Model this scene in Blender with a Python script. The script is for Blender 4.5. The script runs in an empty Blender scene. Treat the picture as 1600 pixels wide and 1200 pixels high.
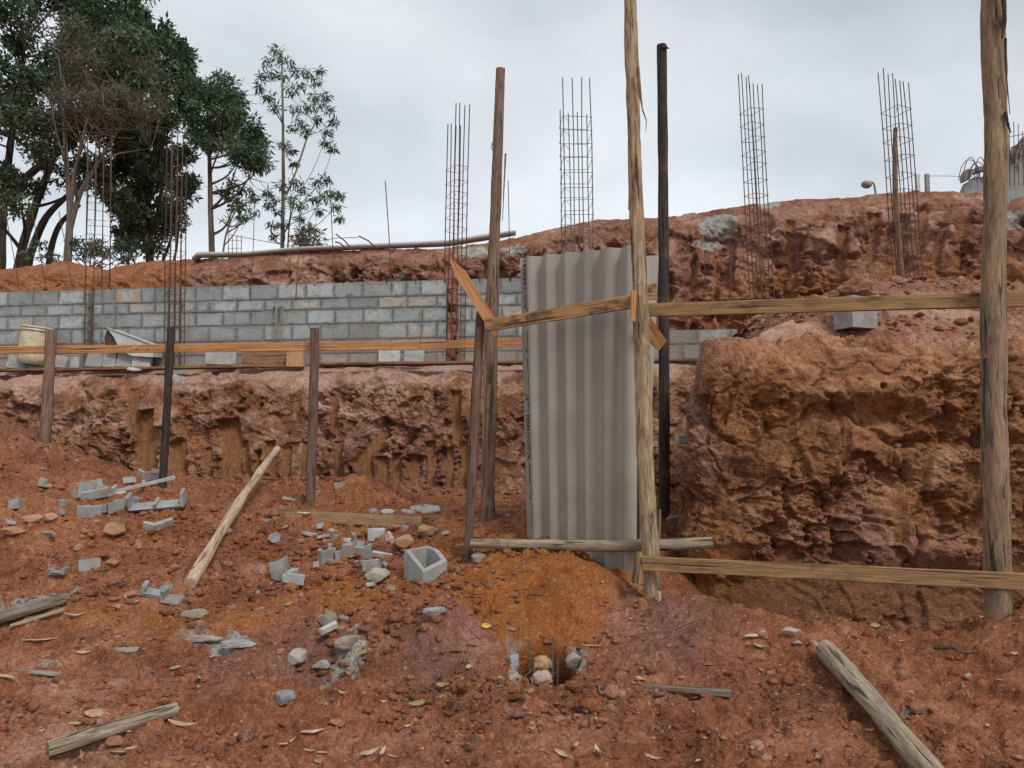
import bpy, bmesh, math, random
import numpy as np
from mathutils import Vector, Matrix, Euler
SC = bpy.context.scene
COL = SC.collection
rng = np.random.default_rng(7)
random.seed(7)
F = 1200.0
TH = math.atan(85 / 1200)
EYE = 1.5
CT, ST = math.cos(TH), math.sin(TH)

def P(u, v, Y):
    """point of the place at ground distance Y that the photograph shows at pixel (u, v)"""
    a = (u - 800) / F; b = (600 - v) / F
    dy = CT - b * ST; dz = ST + b * CT
    k = Y / dy
    return Vector((a * k, Y, EYE + dz * k))

# ------------------------------------------------------------------ noise
def _h(ix, iy, iz, seed):
    n = (ix * np.int64(374761393) + iy * np.int64(668265263) + iz * np.int64(2147483647) + np.int64(seed) * np.int64(974634221)) & np.int64(0xffffffff)
    n = ((n ^ (n >> 13)) * np.int64(1274126177)) & np.int64(0xffffffff)
    n = ((n ^ (n >> 16)) * np.int64(2246822519)) & np.int64(0xffffffff)
    return (n ^ (n >> 15)) & np.int64(0xffffffff)

def hf(ix, iy, iz, seed):
    return (_h(ix, iy, iz, seed) & np.int64(0xffffff)).astype(np.float32) / np.float32(0xffffff)

def noise(p, seed=0):
    f0 = np.floor(p); i = f0.astype(np.int64); f = (p - f0).astype(np.float32)
    w = f * f * f * (f * (f * 6 - 15) + 10)
    r = 0
    for dx in (0, 1):
        wx = w[:, 0] if dx else 1 - w[:, 0]
        for dy in (0, 1):
            wy = w[:, 1] if dy else 1 - w[:, 1]
            for dz in (0, 1):
                wz = w[:, 2] if dz else 1 - w[:, 2]
                h = _h(i[:, 0] + dx, i[:, 1] + dy, i[:, 2] + dz, seed)
                gx = ((h & 255).astype(np.float32) / 127.5 - 1)
                gy = (((h >> 8) & 255).astype(np.float32) / 127.5 - 1)
                gz = (((h >> 16) & 255).astype(np.float32) / 127.5 - 1)
                r = r + wx * wy * wz * (gx * (f[:, 0] - dx) + gy * (f[:, 1] - dy) + gz * (f[:, 2] - dz))
    return r * 1.1

def fbm(p, octv=4, seed=0, gain=0.5, lac=2.03):
    a = 1.0; s = 0; q = p
    for o in range(octv):
        s = s + a * noise(q, seed + o * 17); a *= gain; q = q * lac + 3.7
    return s

def ridged(p, octv=3, seed=0):
    a = 1.0; s = 0; q = p
    for o in range(octv):
        s = s + a * (1 - 2.2 * np.abs(noise(q, seed + o * 13))); a *= 0.5; q = q * 2.07 + 1.3
    return s / 1.75

def worley(p, seed=0):
    """F1, F2, cell hash (0..1), offset from the nearest centre"""
    i0 = np.floor(p).astype(np.int64)
    N = len(p)
    F1 = np.full(N, 9, np.float32); F2 = np.full(N, 9, np.float32); idh = np.zeros(N, np.float32)
    off = np.zeros((N, 3), np.float32)
    for dx in (-1, 0, 1):
        for dy in (-1, 0, 1):
            for dz in (-1, 0, 1):
                ix, iy, iz = i0[:, 0] + dx, i0[:, 1] + dy, i0[:, 2] + dz
                h = _h(ix, iy, iz, seed)
                ox = p[:, 0] - (ix + (h & 1023) / 1023.0); oy = p[:, 1] - (iy + ((h >> 10) & 1023) / 1023.0); oz = p[:, 2] - (iz + ((h >> 20) & 1023) / 1023.0)
                d = np.sqrt(ox * ox + oy * oy + oz * oz).astype(np.float32)
                m = d < F1
                F2 = np.where(m, F1, np.minimum(F2, d)); F1 = np.where(m, d, F1)
                hh = ((h * 7919) & 0xffff).astype(np.float32) / 65535
                idh = np.where(m, hh, idh)
                off[m, 0] = ox[m]; off[m, 1] = oy[m]; off[m, 2] = oz[m]
    return F1, F2, idh, off

def sstep(a, b, x):
    t = np.clip((x - a) / (b - a), 0, 1)
    return t * t * (3 - 2 * t)

def chunks(p, scale, seed, tilt=0.6):
    """broken-clay facets: every cell has its own offset and tilt; soft seams"""
    q = p * scale
    q = q + 0.35 * np.stack([noise(q * 1.3, seed + 5), noise(q * 1.3, seed + 6), noise(q * 1.3, seed + 7)], 1)
    F1, F2, idh, off = worley(q, seed)
    a = (idh * 91.7) % 1 - .5; b = (idh * 57.3) % 1 - .5; c = (idh * 23.9) % 1 - .5
    val = (idh - .5) + tilt * 2 * (a * off[:, 0] + b * off[:, 1] + c * off[:, 2])
    seam = sstep(0, .06, F2 - F1)
    return val * (.7 + .3 * seam), F1, idh

# ------------------------------------------------------------------ mesh helpers
def big_mesh(name, V, quads, mat, smooth=True, attrs=None):
    me = bpy.data.meshes.new(name)
    nv, nf = len(V), len(quads)
    k = quads.shape[1]
    me.vertices.add(nv); me.vertices.foreach_set('co', np.ascontiguousarray(V, np.float32).ravel())
    me.loops.add(nf * k); me.loops.foreach_set('vertex_index', np.ascontiguousarray(quads, np.int32).ravel())
    me.polygons.add(nf); me.polygons.foreach_set('loop_start', np.arange(0, nf * k, k, dtype=np.int32))
    me.update(calc_edges=True)
    if smooth:
        me.polygons.foreach_set('use_smooth', np.ones(nf, bool))
    for an, arr in (attrs or {}).items():
        if arr.shape[1] == 4:
            a = me.attributes.new(an, 'FLOAT_COLOR', 'POINT'); a.data.foreach_set('color', np.ascontiguousarray(arr, np.float32).ravel())
        else:
            a = me.attributes.new(an, 'FLOAT_VECTOR', 'POINT'); a.data.foreach_set('vector', np.ascontiguousarray(arr, np.float32).ravel())
    if mat: me.materials.append(mat)
    o = bpy.data.objects.new(name, me); COL.objects.link(o)
    return o

def grid_quads(nr, nc):
    i = np.arange(nr * nc).reshape(nr, nc)
    return np.stack([i[:-1, :-1], i[:-1, 1:], i[1:, 1:], i[1:, :-1]], -1).reshape(-1, 4)

class MB:
    """collects vertices, faces and a wood/local coordinate; links ONE mesh object"""
    def __init__(s): s.v = []; s.f = []; s.w = []
    def add(s, vs, fs, ws=None):
        b = len(s.v); s.v += [tuple(x) for x in vs]; s.f += [tuple(i + b for i in q) for q in fs]
        s.w += [tuple(x) for x in (ws if ws is not None else vs)]
    def tube(s, pts, rad, n=10, cap=True, wob=0.0, seed=0, oval=0.0):
        pts = [Vector(p) for p in pts]; m = len(pts); vs = []; ws = []; L = 0
        t0 = (pts[1] - pts[0]).normalized()
        ref = Vector((1, 0, 0)) if abs(t0.x) < .9 else Vector((0, 0, 1))
        off = seed * 3.17
        for i, p in enumerate(pts):
            t = (pts[min(i + 1, m - 1)] - pts[max(i - 1, 0)]).normalized()
            a = (ref - t * ref.dot(t)).normalized(); b = t.cross(a); ref = a
            if i: L += (p - pts[i - 1]).length
            for k in range(n):
                th = 2 * math.pi * k / n
                r = rad[i]
                if wob:
                    q = np.array([[math.cos(th) * 1.3 + off, math.sin(th) * 1.3 + off, L * 3.0]])
                    q2 = np.array([[math.cos(th) * 2.5 + off, math.sin(th) * 2.5, L * 9.0 + off]])
                    r *= 1 + wob * float(noise(q, 3)[0]) * 1.6 + wob * .7 * float(noise(q2, 4)[0]) + oval * math.cos(2 * th)
                d = a * math.cos(th) + b * math.sin(th)
                vs.append(p + d * r); ws.append((math.cos(th) * rad[i] + off, math.sin(th) * rad[i], L))
        fs = [(i * n + k, i * n + (k + 1) % n, (i + 1) * n + (k + 1) % n, (i + 1) * n + k) for i in range(m - 1) for k in range(n)]
        if cap:
            # end caps get vertices of their own so the cut ends stay crisp
            for i, sg in ((0, -1), (m - 1, 1)):
                b0 = len(vs)
                for k in range(n):
                    vs.append(vs[i * n + k]); w = ws[i * n + k]; ws.append((w[0], w[1], w[2] + 40))
                idx = [b0 + k for k in range(n)]
                fs.append(tuple(idx if sg > 0 else idx[::-1]))
        s.add(vs, fs, ws)
    def box(s, c, ax, ay, az, bev=0.0, seed=0, nl=1, jit=0.0):
        """box: centre, three half-axis vectors; ax is the long one, cut in nl pieces with slight jitter"""
        c = Vector(c); ax, ay, az = Vector(ax), Vector(ay), Vector(az)
        off = seed * 2.31; L = ax.length * 2
        rr = random.Random(seed * 77 + 5)
        by = min(bev / max(ay.length, 1e-6), .45); bz = min(bev / max(az.length, 1e-6), .45); bx = min(bev / max(ax.length, 1e-6), .3)
        prof = [(-1, -1 + bz), (-1, 1 - bz), (-1 + by, 1), (1 - by, 1), (1, 1 - bz), (1, -1 + bz), (1 - by, -1), (-1 + by, -1)] if bev else [(-1, -1), (-1, 1), (1, 1), (1, -1)]
        n = len(prof); vs = []; ws = []
        st = [(-1, 1 - 1.2 * by if bev else 1)] + ([(-1 + bx, 1)] if bev else []) + [(-1 + 2 * i / nl, 1) for i in range(1, nl)] + ([(1 - bx, 1)] if bev else []) + [(1, 1 - 1.2 * by if bev else 1)]
        for (t, k) in st:
            jy, jz = (rr.uniform(-jit, jit), rr.uniform(-jit, jit)) if jit else (0, 0)
            for (a, b) in prof:
                vs.append(c + ax * t + ay * (a * k + jy) + az * (b * k + jz))
                ws.append((t * L / 2 + off, a * ay.length, b * az.length + off))
        m = len(st)
        fs = [(i * n + j, i * n + (j + 1) % n, (i + 1) * n + (j + 1) % n, (i + 1) * n + j) for i in range(m - 1) for j in range(n)]
        fs += [tuple(range(n))[::-1], tuple((m - 1) * n + j for j in range(n))]
        # long coordinate goes to the third slot so that grain runs along it
        ws = [(w[1], w[2], w[0]) for w in ws]
        s.add(vs, fs, ws)
    def build(s, name, mat, parent=None, smooth=False, origin=None):
        if parent is not None: origin = ORG[parent.name]
        elif origin is None:
            zs = min(v[2] for v in s.v)
            origin = Vector((sum(v[0] for v in s.v) / len(s.v), sum(v[1] for v in s.v) / len(s.v), zs))
        me = bpy.data.meshes.new(name)
        me.from_pydata([(v[0] - origin[0], v[1] - origin[1], v[2] - origin[2]) for v in s.v], [], s.f)
        a = me.attributes.new('wp', 'FLOAT_VECTOR', 'POINT'); a.data.foreach_set('vector', np.array(s.w, np.float32).ravel())
        bm = bmesh.new(); bm.from_mesh(me); bmesh.ops.recalc_face_normals(bm, faces=bm.faces[:]); bm.to_mesh(me); bm.free()
        if smooth:
            for p in me.polygons: p.use_smooth = len(p.vertices) <= 4
        me.materials.append(mat)
        o = bpy.data.objects.new(name, me); COL.objects.link(o)
        if parent is not None: o.parent = parent
        else: o.location = origin
        ORG[o.name] = Vector(origin)
        return o
ORG = {}

def tag(o, label, cat, group=None, kind=None):
    if label: o['label'] = label
    if cat: o['category'] = cat
    if group: o['group'] = group
    o['kind'] = kind or 'thing'
    return o

def thing(name, label, cat, loc, group=None):
    o = bpy.data.objects.new(name, None); COL.objects.link(o); o.location = loc; o.empty_display_size = .1
    ORG[o.name] = Vector(loc)
    return tag(o, label, cat, group)

def structure(o):
    o['kind'] = 'structure'; return o

# ------------------------------------------------------------------ materials
class NT:
    def __init__(s, name):
        s.m = bpy.data.materials.new(name); s.m.use_nodes = True; s.t = s.m.node_tree
        s.b = s.t.nodes['Principled BSDF']; s.b.inputs['Specular IOR Level'].default_value = .25
    def n(s, typ, **kw):
        x = s.t.nodes.new(typ)
        for k, v in kw.items():
            if k.startswith('i_'): x.inputs[k[2:].replace('_', ' ')].default_value = v
            else: setattr(x, k, v)
        return x
    def l(s, a, b): s.t.links.new(a, b)
    def noise(s, vec, scale, detail=6, rough=.6, dist=0.0):
        x = s.n('ShaderNodeTexNoise'); x.inputs['Scale'].default_value = scale; x.inputs['Detail'].default_value = detail
        x.inputs['Roughness'].default_value = rough; x.inputs['Distortion'].default_value = dist
        if vec is not None: s.l(vec, x.inputs['Vector'])
        return x.outputs['Fac']
    def vor(s, vec, scale, out='Color', feature='F1'):
        x = s.n('ShaderNodeTexVoronoi', feature=feature); x.inputs['Scale'].default_value = scale
        if vec is not None: s.l(vec, x.inputs['Vector'])
        return x.outputs[out]
    def ramp(s, fac, stops, interp='LINEAR'):
        x = s.n('ShaderNodeValToRGB'); e = x.color_ramp.elements; x.color_ramp.interpolation = interp
        while len(e) < len(stops): e.new(.5)
        for k, (p, c) in enumerate(stops):
            e[k].position = p
            e[k].color = (c, c, c, 1) if isinstance(c, (int, float)) else (*c, 1)
        s.l(fac, x.inputs['Fac']); return x.outputs['Color']
    def mix(s, fac, a, b, blend='MIX'):
        x = s.n('ShaderNodeMix', data_type='RGBA', blend_type=blend)
        for val, sock in ((fac, x.inputs['Factor']), (a, x.inputs['A']), (b, x.inputs['B'])):
            if hasattr(val, 'links'): s.l(val, sock)
            elif isinstance(val, (int, float)): sock.default_value = val
            else: sock.default_value = (*val, 1)
        return x.outputs['Result']
    def math(s, op, a, b=0.0, clamp=False):
        x = s.n('ShaderNodeMath', operation=op, use_clamp=clamp)
        for val, sock in ((a, x.inputs[0]), (b, x.inputs[1])):
            if hasattr(val, 'links'): s.l(val, sock)
            else: sock.default_value = val
        return x.outputs[0]
    def attr(s, name, out='Color'):
        return s.n('ShaderNodeAttribute', attribute_name=name).outputs[out]
    def sep(s, c):
        x = s.n('ShaderNodeSeparateColor'); s.l(c, x.inputs[0]); return x.outputs
    def vmul(s, v, m):
        x = s.n('ShaderNodeVectorMath', operation='MULTIPLY'); s.l(v, x.inputs[0]); x.inputs[1].default_value = m; return x.outputs[0]
    def obj(s): return s.n('ShaderNodeTexCoord').outputs['Object']
    def geo(s): return s.n('ShaderNodeNewGeometry').outputs['Position']
    def rnd(s): return s.n('ShaderNodeObjectInfo').outputs['Random']
    def bump(s, h, strength=.4, dist=.01):
        x = s.n('ShaderNodeBump'); x.inputs['Strength'].default_value = strength; x.inputs['Distance'].default_value = dist
        s.l(h, x.inputs['Height']); s.l(x.outputs[0], s.b.inputs['Normal'])
    def done(s, col, rough=.9):
        if hasattr(col, 'links'): s.l(col, s.b.inputs['Base Color'])
        else: s.b.inputs['Base Color'].default_value = (*col, 1)
        s.b.inputs['Roughness'].default_value = rough
        return s.m

def soil(name, dark, mid, light, fine=1.0):
    t = NT(name); p = t.geo()
    n1 = t.noise(p, 2.2, 8, .62, .6); n2 = t.noise(p, 12, 8, .72, .3); n3 = t.noise(p, 55, 6, .75)
    f = t.math('ADD', t.math('MULTIPLY', n1, .4), t.math('ADD', t.math('MULTIPLY', n2, .38), t.math('MULTIPLY', n3, .22)))
    c = t.ramp(f, [(.38, dark), (.5, mid), (.63, light)])
    z = t.sep(t.attr('zone')); z2 = t.sep(t.attr('zone2'))
    edge = t.math('MULTIPLY', t.math('SUBTRACT', t.noise(p, 9, 7, .7), .5), 1.3)
    def msk(ch, w=.25):
        return t.ramp(t.math('ADD', ch, edge), [(.5 - w, 0.0), (.5 + w, 1.0)])
    org = t.ramp(f, [(.36, (.19, .062, .015)), (.52, (.31, .108, .027)), (.66, (.42, .18, .058))])
    c = t.mix(t.math('MULTIPLY', msk(z[0]), .9), c, org)
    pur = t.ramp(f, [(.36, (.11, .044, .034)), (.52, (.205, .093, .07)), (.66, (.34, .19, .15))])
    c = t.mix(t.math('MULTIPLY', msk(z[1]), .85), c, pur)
    gro = t.ramp(t.noise(t.vmul(p, (30, 30, 3)), 1, 5, .6), [(.35, (.2, .09, .036)), (.65, (.29, .135, .058))])
    c = t.mix(t.math('MULTIPLY', z2[0], .9), c, gro)
    pale = t.ramp(f, [(.38, (.34, .19, .13)), (.62, (.55, .37, .29))])
    c = t.mix(t.math('MULTIPLY', msk(z2[1]), .8), c, pale)
    cem = t.ramp(f, [(.36, (.2, .205, .18)), (.62, (.44, .46, .42))])
    c = t.mix(t.math('MULTIPLY', msk(z[2], .12), .85), c, cem)
    # grains and small chips, each with its own tone
    cell = t.sep(t.vor(p, 85 * fine)); cell2 = t.sep(t.vor(p, 210 * fine))
    c = t.mix(1.0, c, t.ramp(cell[0], [(0, .72), (.5, 1.0), (1, 1.22)]), 'MULTIPLY')
    c = t.mix(1.0, c, t.ramp(cell2[1], [(0, .84), (1, 1.14)]), 'MULTIPLY')
    chip = t.math('MULTIPLY', t.math('GREATER_THAN', cell[2], .985), .5)
    c = t.mix(chip, c, (.46, .3, .2))
    h = t.math('ADD', t.math('ADD', t.math('MULTIPLY', n2, 2.2), n3), t.math('ADD', t.math('MULTIPLY', t.noise(p, 140, 3, .7), .45), t.math('MULTIPLY', t.vor(p, 85 * fine, 'Distance'), -.6)))
    t.bump(h, .8, .013)
    return t.done(c, .95)

def wood(name, a, b, dark, amt=.5, sx=42.0, sl=4.5, endc=None, patch=(.3, .62)):
    """grain runs along the third slot of the stored local coordinate"""
    t = NT(name); w = t.attr('wp', 'Vector'); r = t.rnd()
    sh = t.n('ShaderNodeVectorMath', operation='ADD'); t.l(w, sh.inputs[0])
    cm = t.n('ShaderNodeCombineXYZ'); t.l(t.math('MULTIPLY', r, 37.0), cm.inputs[2]); t.l(cm.outputs[0], sh.inputs[1]); w = sh.outputs[0]
    g = t.noise(t.vmul(w, (sx, sx, sl)), 1, 6, .65, .5)
    g2 = t.noise(t.vmul(w, (sx * 3, sx * 3, sl * 3)), 1, 4, .6)
    big = t.noise(t.vmul(w, (13, 13, 4.5)), 1, 6, .65, .8)
    c = t.mix(t.ramp(g, [(.35, 0.0), (.65, 1.0)]), a, b)
    c = t.mix(t.math('MULTIPLY', t.ramp(big, [(patch[0] + .2, 0.0), (patch[1] + .1, 1.0)]), amt), c, dark)
    c = t.mix(1.0, c, t.ramp(g2, [(.3, .7), (.7, 1.2)]), 'MULTIPLY')
    crack = t.ramp(t.noise(t.vmul(w, (sx * 1.2, sx * 1.2, sl * .7)), 1, 3, .5, .2), [(.61, 0.0), (.67, 1.0)])
    c = t.mix(t.math('MULTIPLY', crack, .85), c, tuple(x * .3 for x in dark))
    dust = t.ramp(t.noise(t.vmul(w, (6, 6, 3)), 1, 6, .7), [(.55, 0.0), (.75, .5)])
    c = t.mix(dust, c, (.28, .13, .075))
    t.bump(t.math('ADD', g, t.math('SUBTRACT', t.math('MULTIPLY', g2, .6), t.math('MULTIPLY', crack, 1.2))), .8, .009)
    return t.done(c, .9)

def concrete(name, a, b, stain=(.25, .15, .09), st=.5, scale=1.0):
    t = NT(name); p = t.obj(); r = t.rnd()
    sh = t.n('ShaderNodeVectorMath', operation='ADD'); t.l(p, sh.inputs[0])
    cm = t.n('ShaderNodeCombineXYZ'); t.l(t.math('MULTIPLY', r, 51.0), cm.inputs[0]); t.l(cm.outputs[0], sh.inputs[1]); p = sh.outputs[0]
    n1 = t.noise(p, 9 * scale, 7, .65); n2 = t.noise(p, 120 * scale, 4, .7)
    c = t.mix(t.ramp(t.math('ADD', t.math('MULTIPLY', n1, .6), t.math('MULTIPLY', n2, .4)), [(.36, 0.0), (.64, 1.0)]), a, b)
    c = t.mix(1.0, c, t.ramp(r, [(0, .78), (1, 1.15)]), 'MULTIPLY')
    c = t.mix(t.math('MULTIPLY', t.ramp(t.noise(p, 6 * scale, 7, .72, .5), [(.47, 0.0), (.63, 1.0)]), st), c, stain)
    t.bump(t.math('ADD', n2, t.math('MULTIPLY', t.vor(p, 160 * scale, 'Distance'), .5)), .8, .008)
    return t.done(c, .92)

M = {}
M['ground'] = soil('red_clay_soil', (.105, .037, .018), (.25, .093, .043), (.4, .192, .107))
M['cut'] = soil('cut_clay', (.085, .037, .02), (.225, .1, .052), (.45, .25, .165))
M['block'] = soil('ochre_clay', (.105, .043, .02), (.28, .122, .056), (.5, .275, .155))
M['upper'] = soil('dusty_pink_clay', (.1, .042, .025), (.235, .104, .062), (.4, .222, .155), .7)
M['loose'] = soil('loose_pink_earth', (.16, .068, .042), (.3, .138, .086), (.43, .24, .165))
M['pole_pale'] = wood('debarked_pole_wood', (.25, .165, .098), (.46, .34, .215), (.085, .058, .042), 1.0)
M['pole_tan'] = wood('weathered_pole_wood', (.19, .122, .073), (.33, .23, .142), (.085, .062, .047), .9)
M['pole_brown'] = wood('brown_pole_bark', (.15, .095, .068), (.27, .18, .13), (.075, .05, .038), .75)
M['pole_redbrown'] = wood('red_brown_post', (.115, .07, .052), (.2, .125, .09), (.06, .042, .035), .6)
M['pole_dark'] = wood('dark_old_post', (.03, .025, .023), (.065, .05, .045), (.015, .013, .012), .5)
M['board_orange'] = wood('fresh_pine_board', (.42, .19, .075), (.55, .28, .12), (.26, .105, .045), .45, 40, 1.2)
M['board_tan'] = wood('mouldy_pine_board', (.25, .14, .062), (.36, .22, .105), (.085, .06, .04), .9, 40, 1.4)
M['board_dark'] = wood('stained_board', (.36, .19, .075), (.48, .27, .11), (.09, .06, .045), .95, 40, 1.4, patch=(.25, .5))
M['board_mid'] = wood('earthy_board', (.28, .165, .085), (.37, .235, .13), (.13, .08, .05), .6, 40, 1.4)
M['plank_brown'] = wood('brown_form_plank', (.2, .1, .055), (.29, .16, .095), (.11, .06, .04), .5)
M['log_grey'] = wood('grey_weathered_log', (.23, .175, .12), (.39, .315, .23), (.1, .077, .06), .75)
M['log_dark'] = wood('dark_weathered_log', (.14, .11, .085), (.27, .22, .17), (.06, .045, .035), .6)
M['log_pink'] = wood('pale_pink_log', (.42, .29, .2), (.54, .41, .3), (.27, .16, .105), .4)
M['frag'] = concrete('broken_block_concrete', (.24, .25, .25), (.4, .412, .41), (.26, .14, .09), .55)
M['frag_pale'] = concrete('pale_block_concrete', (.33, .345, .34), (.46, .475, .47), (.28, .17, .115), .65)
M['rough'] = concrete('rough_old_concrete', (.25, .225, .19), (.42, .39, .34), (.24, .12, .075), .6)
M['stone_tan'] = concrete('tan_clay_stone', (.36, .2, .105), (.5, .31, .18), (.27, .12, .06), .6)
M['stone_red'] = concrete('red_clay_stone', (.28, .11, .06), (.4, .19, .115), (.2, .08, .045), .5)
M['stone_pink'] = concrete('pink_stone', (.4, .27, .22), (.55, .42, .36), (.25, .12, .08), .4)

def simple(name, a, b, scale=30, rough=.7, metal=0.0, bump=.2):
    t = NT(name); p = t.obj(); n = t.noise(p, scale, 6, .65)
    c = t.mix(t.ramp(n, [(.35, 0.0), (.65, 1.0)]), a, b); t.b.inputs['Metallic'].default_value = metal
    t.bump(n, bump, .004)
    return t.done(c, rough)
M['rebar'] = simple('rusty_rebar', (.075, .045, .035), (.15, .085, .06), 40, .75, .3)
M['rebar_grey'] = simple('grey_steel_bar', (.085, .085, .09), (.16, .16, .165), 40, .6, .3)
M['rebar_rust'] = simple('red_rust_rebar', (.15, .065, .04), (.27, .125, .08), 40, .8, .2)
M['wire'] = simple('dull_tie_wire', (.15, .13, .12), (.25, .22, .2), 40, .6, .3)
M['ink'] = simple('black_print_ink', (.02, .02, .022), (.05, .05, .052), 60, .8)
M['bucket'] = simple('dirty_cream_plastic', (.42, .37, .24), (.62, .57, .42), 14, .6)
M['galv'] = simple('pale_galvanised_metal', (.4, .4, .37), (.56, .57, .54), 9, .55, .1)
M['darkhole'] = simple('shaded_tub_inside', (.06, .035, .028), (.12, .07, .05), 20, .9)  # dark colour standing in for the shade inside the tub
M['nail'] = simple('dark_nail', (.04, .035, .03), (.09, .08, .07), 60, .6, .4)
M['lamp'] = simple('grey_lamp_shell', (.18, .18, .18), (.28, .28, .28), 20, .5)
M['kerb'] = concrete('pale_concrete_kerb', (.42, .41, .37), (.54, .53, .49), (.3, .22, .16), .5, .4)
M['ruin'] = concrete('grey_broken_slab', (.19, .2, .205), (.28, .295, .295), (.2, .2, .19), .4, .5)
M['bark_grey'] = wood('grey_tree_bark', (.1, .08, .06), (.19, .155, .12), (.05, .042, .035), .5, 12, 1.0)
M['bark_pale'] = wood('pale_tree_bark', (.12, .1, .08), (.21, .175, .14), (.065, .055, .045), .5, 12, 1.0)
M['bark_dark'] = wood('dark_tree_bark', (.05, .04, .033), (.09, .075, .06), (.03, .025, .02), .5, 12, 1.0)

def leafmat(name, a, b, c3):
    t = NT(name); p = t.geo()
    isl = t.n('ShaderNodeNewGeometry').outputs['Random Per Island']
    c = t.ramp(isl, [(0, a), (.55, b), (1, c3)])
    c = t.mix(1.0, c, t.ramp(t.noise(p, 1.1, 3), [(.35, .7), (.65, 1.25)]), 'MULTIPLY')
    t.b.inputs['Subsurface Weight'].default_value = 0
    m = t.done(c, .55)
    # thin leaves let some light through
    tr = t.n('ShaderNodeBsdfTranslucent'); t.l(c, tr.inputs['Color'])
    mx = t.n('ShaderNodeMixShader'); mx.inputs[0].default_value = .25
    out = t.t.nodes['Material Output']; t.l(t.b.outputs[0], mx.inputs[1]); t.l(tr.outputs[0], mx.inputs[2]); t.l(mx.outputs[0], out.inputs['Surface'])
    return m
M['leaf_dark'] = leafmat('dark_green_foliage', (.048, .072, .045), (.076, .112, .062), (.13, .17, .095))  # leaf colours lightened and greyed to mimic a veil of haze
M['leaf_mid'] = leafmat('mid_green_foliage', (.04, .066, .036), (.07, .108, .055), (.12, .155, .08))
M['leaf_brown'] = leafmat('brownish_green_foliage', (.075, .08, .05), (.115, .12, .075), (.17, .16, .11))
def dryleaf(name, a, b):
    t = NT(name); p = t.obj(); r = t.rnd()
    c = t.mix(t.ramp(t.noise(p, 40, 5, .7), [(.35, 0.0), (.65, 1.0)]), a, b)
    t.bump(t.noise(p, 120, 3), .3, .003)
    return t.done(c, .7)
M['leaf_tan'] = dryleaf('dry_tan_leaf', (.3, .19, .105), (.46, .34, .205))
M['leaf_pale'] = dryleaf('dry_pale_leaf', (.33, .245, .155), (.5, .4, .28))
M['leaf_yel'] = dryleaf('yellow_leaf', (.5, .33, .06), (.62, .44, .12))
M['leaf_olive'] = dryleaf('olive_leaf', (.22, .17, .07), (.36, .29, .13))
# ================================================================== lower ground
CP = []
def cp(u, v, Y):
    p = P(u, v, Y); CP.append((p.x, p.y, p.z))
for u in (-500, -150, 200, 500, 800, 1100, 1400, 1750, 2100): cp(u, 1235, 3.25)
for x in (-5, -2, 0, 2, 5): CP.append((x, 1.6, -.06))
for (u, v, Y) in [
    (0, 1100, 4.0), (250, 1100, 4.0), (500, 1110, 4.0), (700, 1110, 4.0), (850, 1110, 3.95), (1050, 1100, 4.0), (1300, 1100, 3.9), (1550, 1100, 3.8),
    (0, 1010, 4.6), (200, 1005, 4.65), (380, 985, 4.75), (-300, 1000, 4.7),
    (0, 945, 5.1), (200, 945, 5.1), (400, 935, 5.2), (560, 925, 5.3), (-300, 930, 5.2),
    (490, 1035, 4.4), (590, 965, 4.85), (690, 985, 4.62), (650, 1040, 4.35), (740, 1040, 4.3),
    (0, 870, 5.9), (180, 870, 5.95), (330, 880, 5.85), (500, 870, 5.9), (640, 905, 5.5), (-300, 850, 6.0),
    (40, 800, 6.6), (200, 800, 6.9), (380, 815, 6.9), (540, 830, 6.7), (650, 805, 6.9), (720, 885, 5.65),
    (0, 672, 7.4), (70, 700, 7.65), (130, 735, 7.6), (0, 750, 6.9), (-200, 640, 7.6), (170, 750, 7.9), (-350, 700, 7),
    (255, 752, 7.75), (340, 760, 8.2), (420, 785, 7.9), (485, 792, 7.45), (560, 755, 8.1), (640, 780, 8.3), (500, 770, 8.3), (700, 800, 7.8), (765, 815, 6.6),
    (850, 868, 5.5), (780, 880, 5.45), (930, 880, 5.4), (840, 930, 5.0), (760, 960, 4.85), (930, 960, 4.85), (850, 1015, 4.5),
    (990, 930, 5.1), (1020, 957, 5.0), (1100, 956, 4.85), (1200, 955, 4.75), (1330, 982, 4.5), (1450, 1006, 4.3), (1540, 975, 4.25), (1600, 945, 4.3), (1750, 930, 4.4),
    (1000, 1010, 4.55), (1200, 1020, 4.4), (940, 1050, 4.25), (1400, 1050, 4.1),
    (1040, 800, 6.9), (1000, 840, 6.4)]: cp(u, v, Y)
CP += [(1.1, 5.35, .12), (1.6, 5.25, -.02), (2.2, 5.1, 0.0), (2.8, 4.95, .05), (3.4, 4.95, .25), (1.25, 5.9, .35), (1.9, 5.8, 0), (3, 5.6, .1), (4.5, 5.2, .4), (6, 5.2, .3), (6, 4, .3), (2, 6.5, .2),
       (-7.6, 9.3, 1.4), (-5, 9.4, 1.05), (-2.5, 9.3, .95), (0, 9.3, .85), (1.2, 8.8, .95), (1.2, 7.8, .9), (-9, 7, 1.5), (-9, 4, .5)]
CP = np.array(CP, float)
def _tk(d2): return np.where(d2 > 1e-12, d2 * np.log(np.maximum(d2, 1e-12)), 0)
def _tps_fit():
    n = len(CP); X = CP[:, :2]
    K = _tk(((X[:, None] - X[None]) ** 2).sum(-1)) + np.eye(n) * .02
    Pm = np.c_[np.ones(n), X]
    A = np.block([[K, Pm], [Pm.T, np.zeros((3, 3))]])
    return np.linalg.solve(A, np.r_[CP[:, 2], 0, 0, 0])
TPS = _tps_fit()
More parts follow.
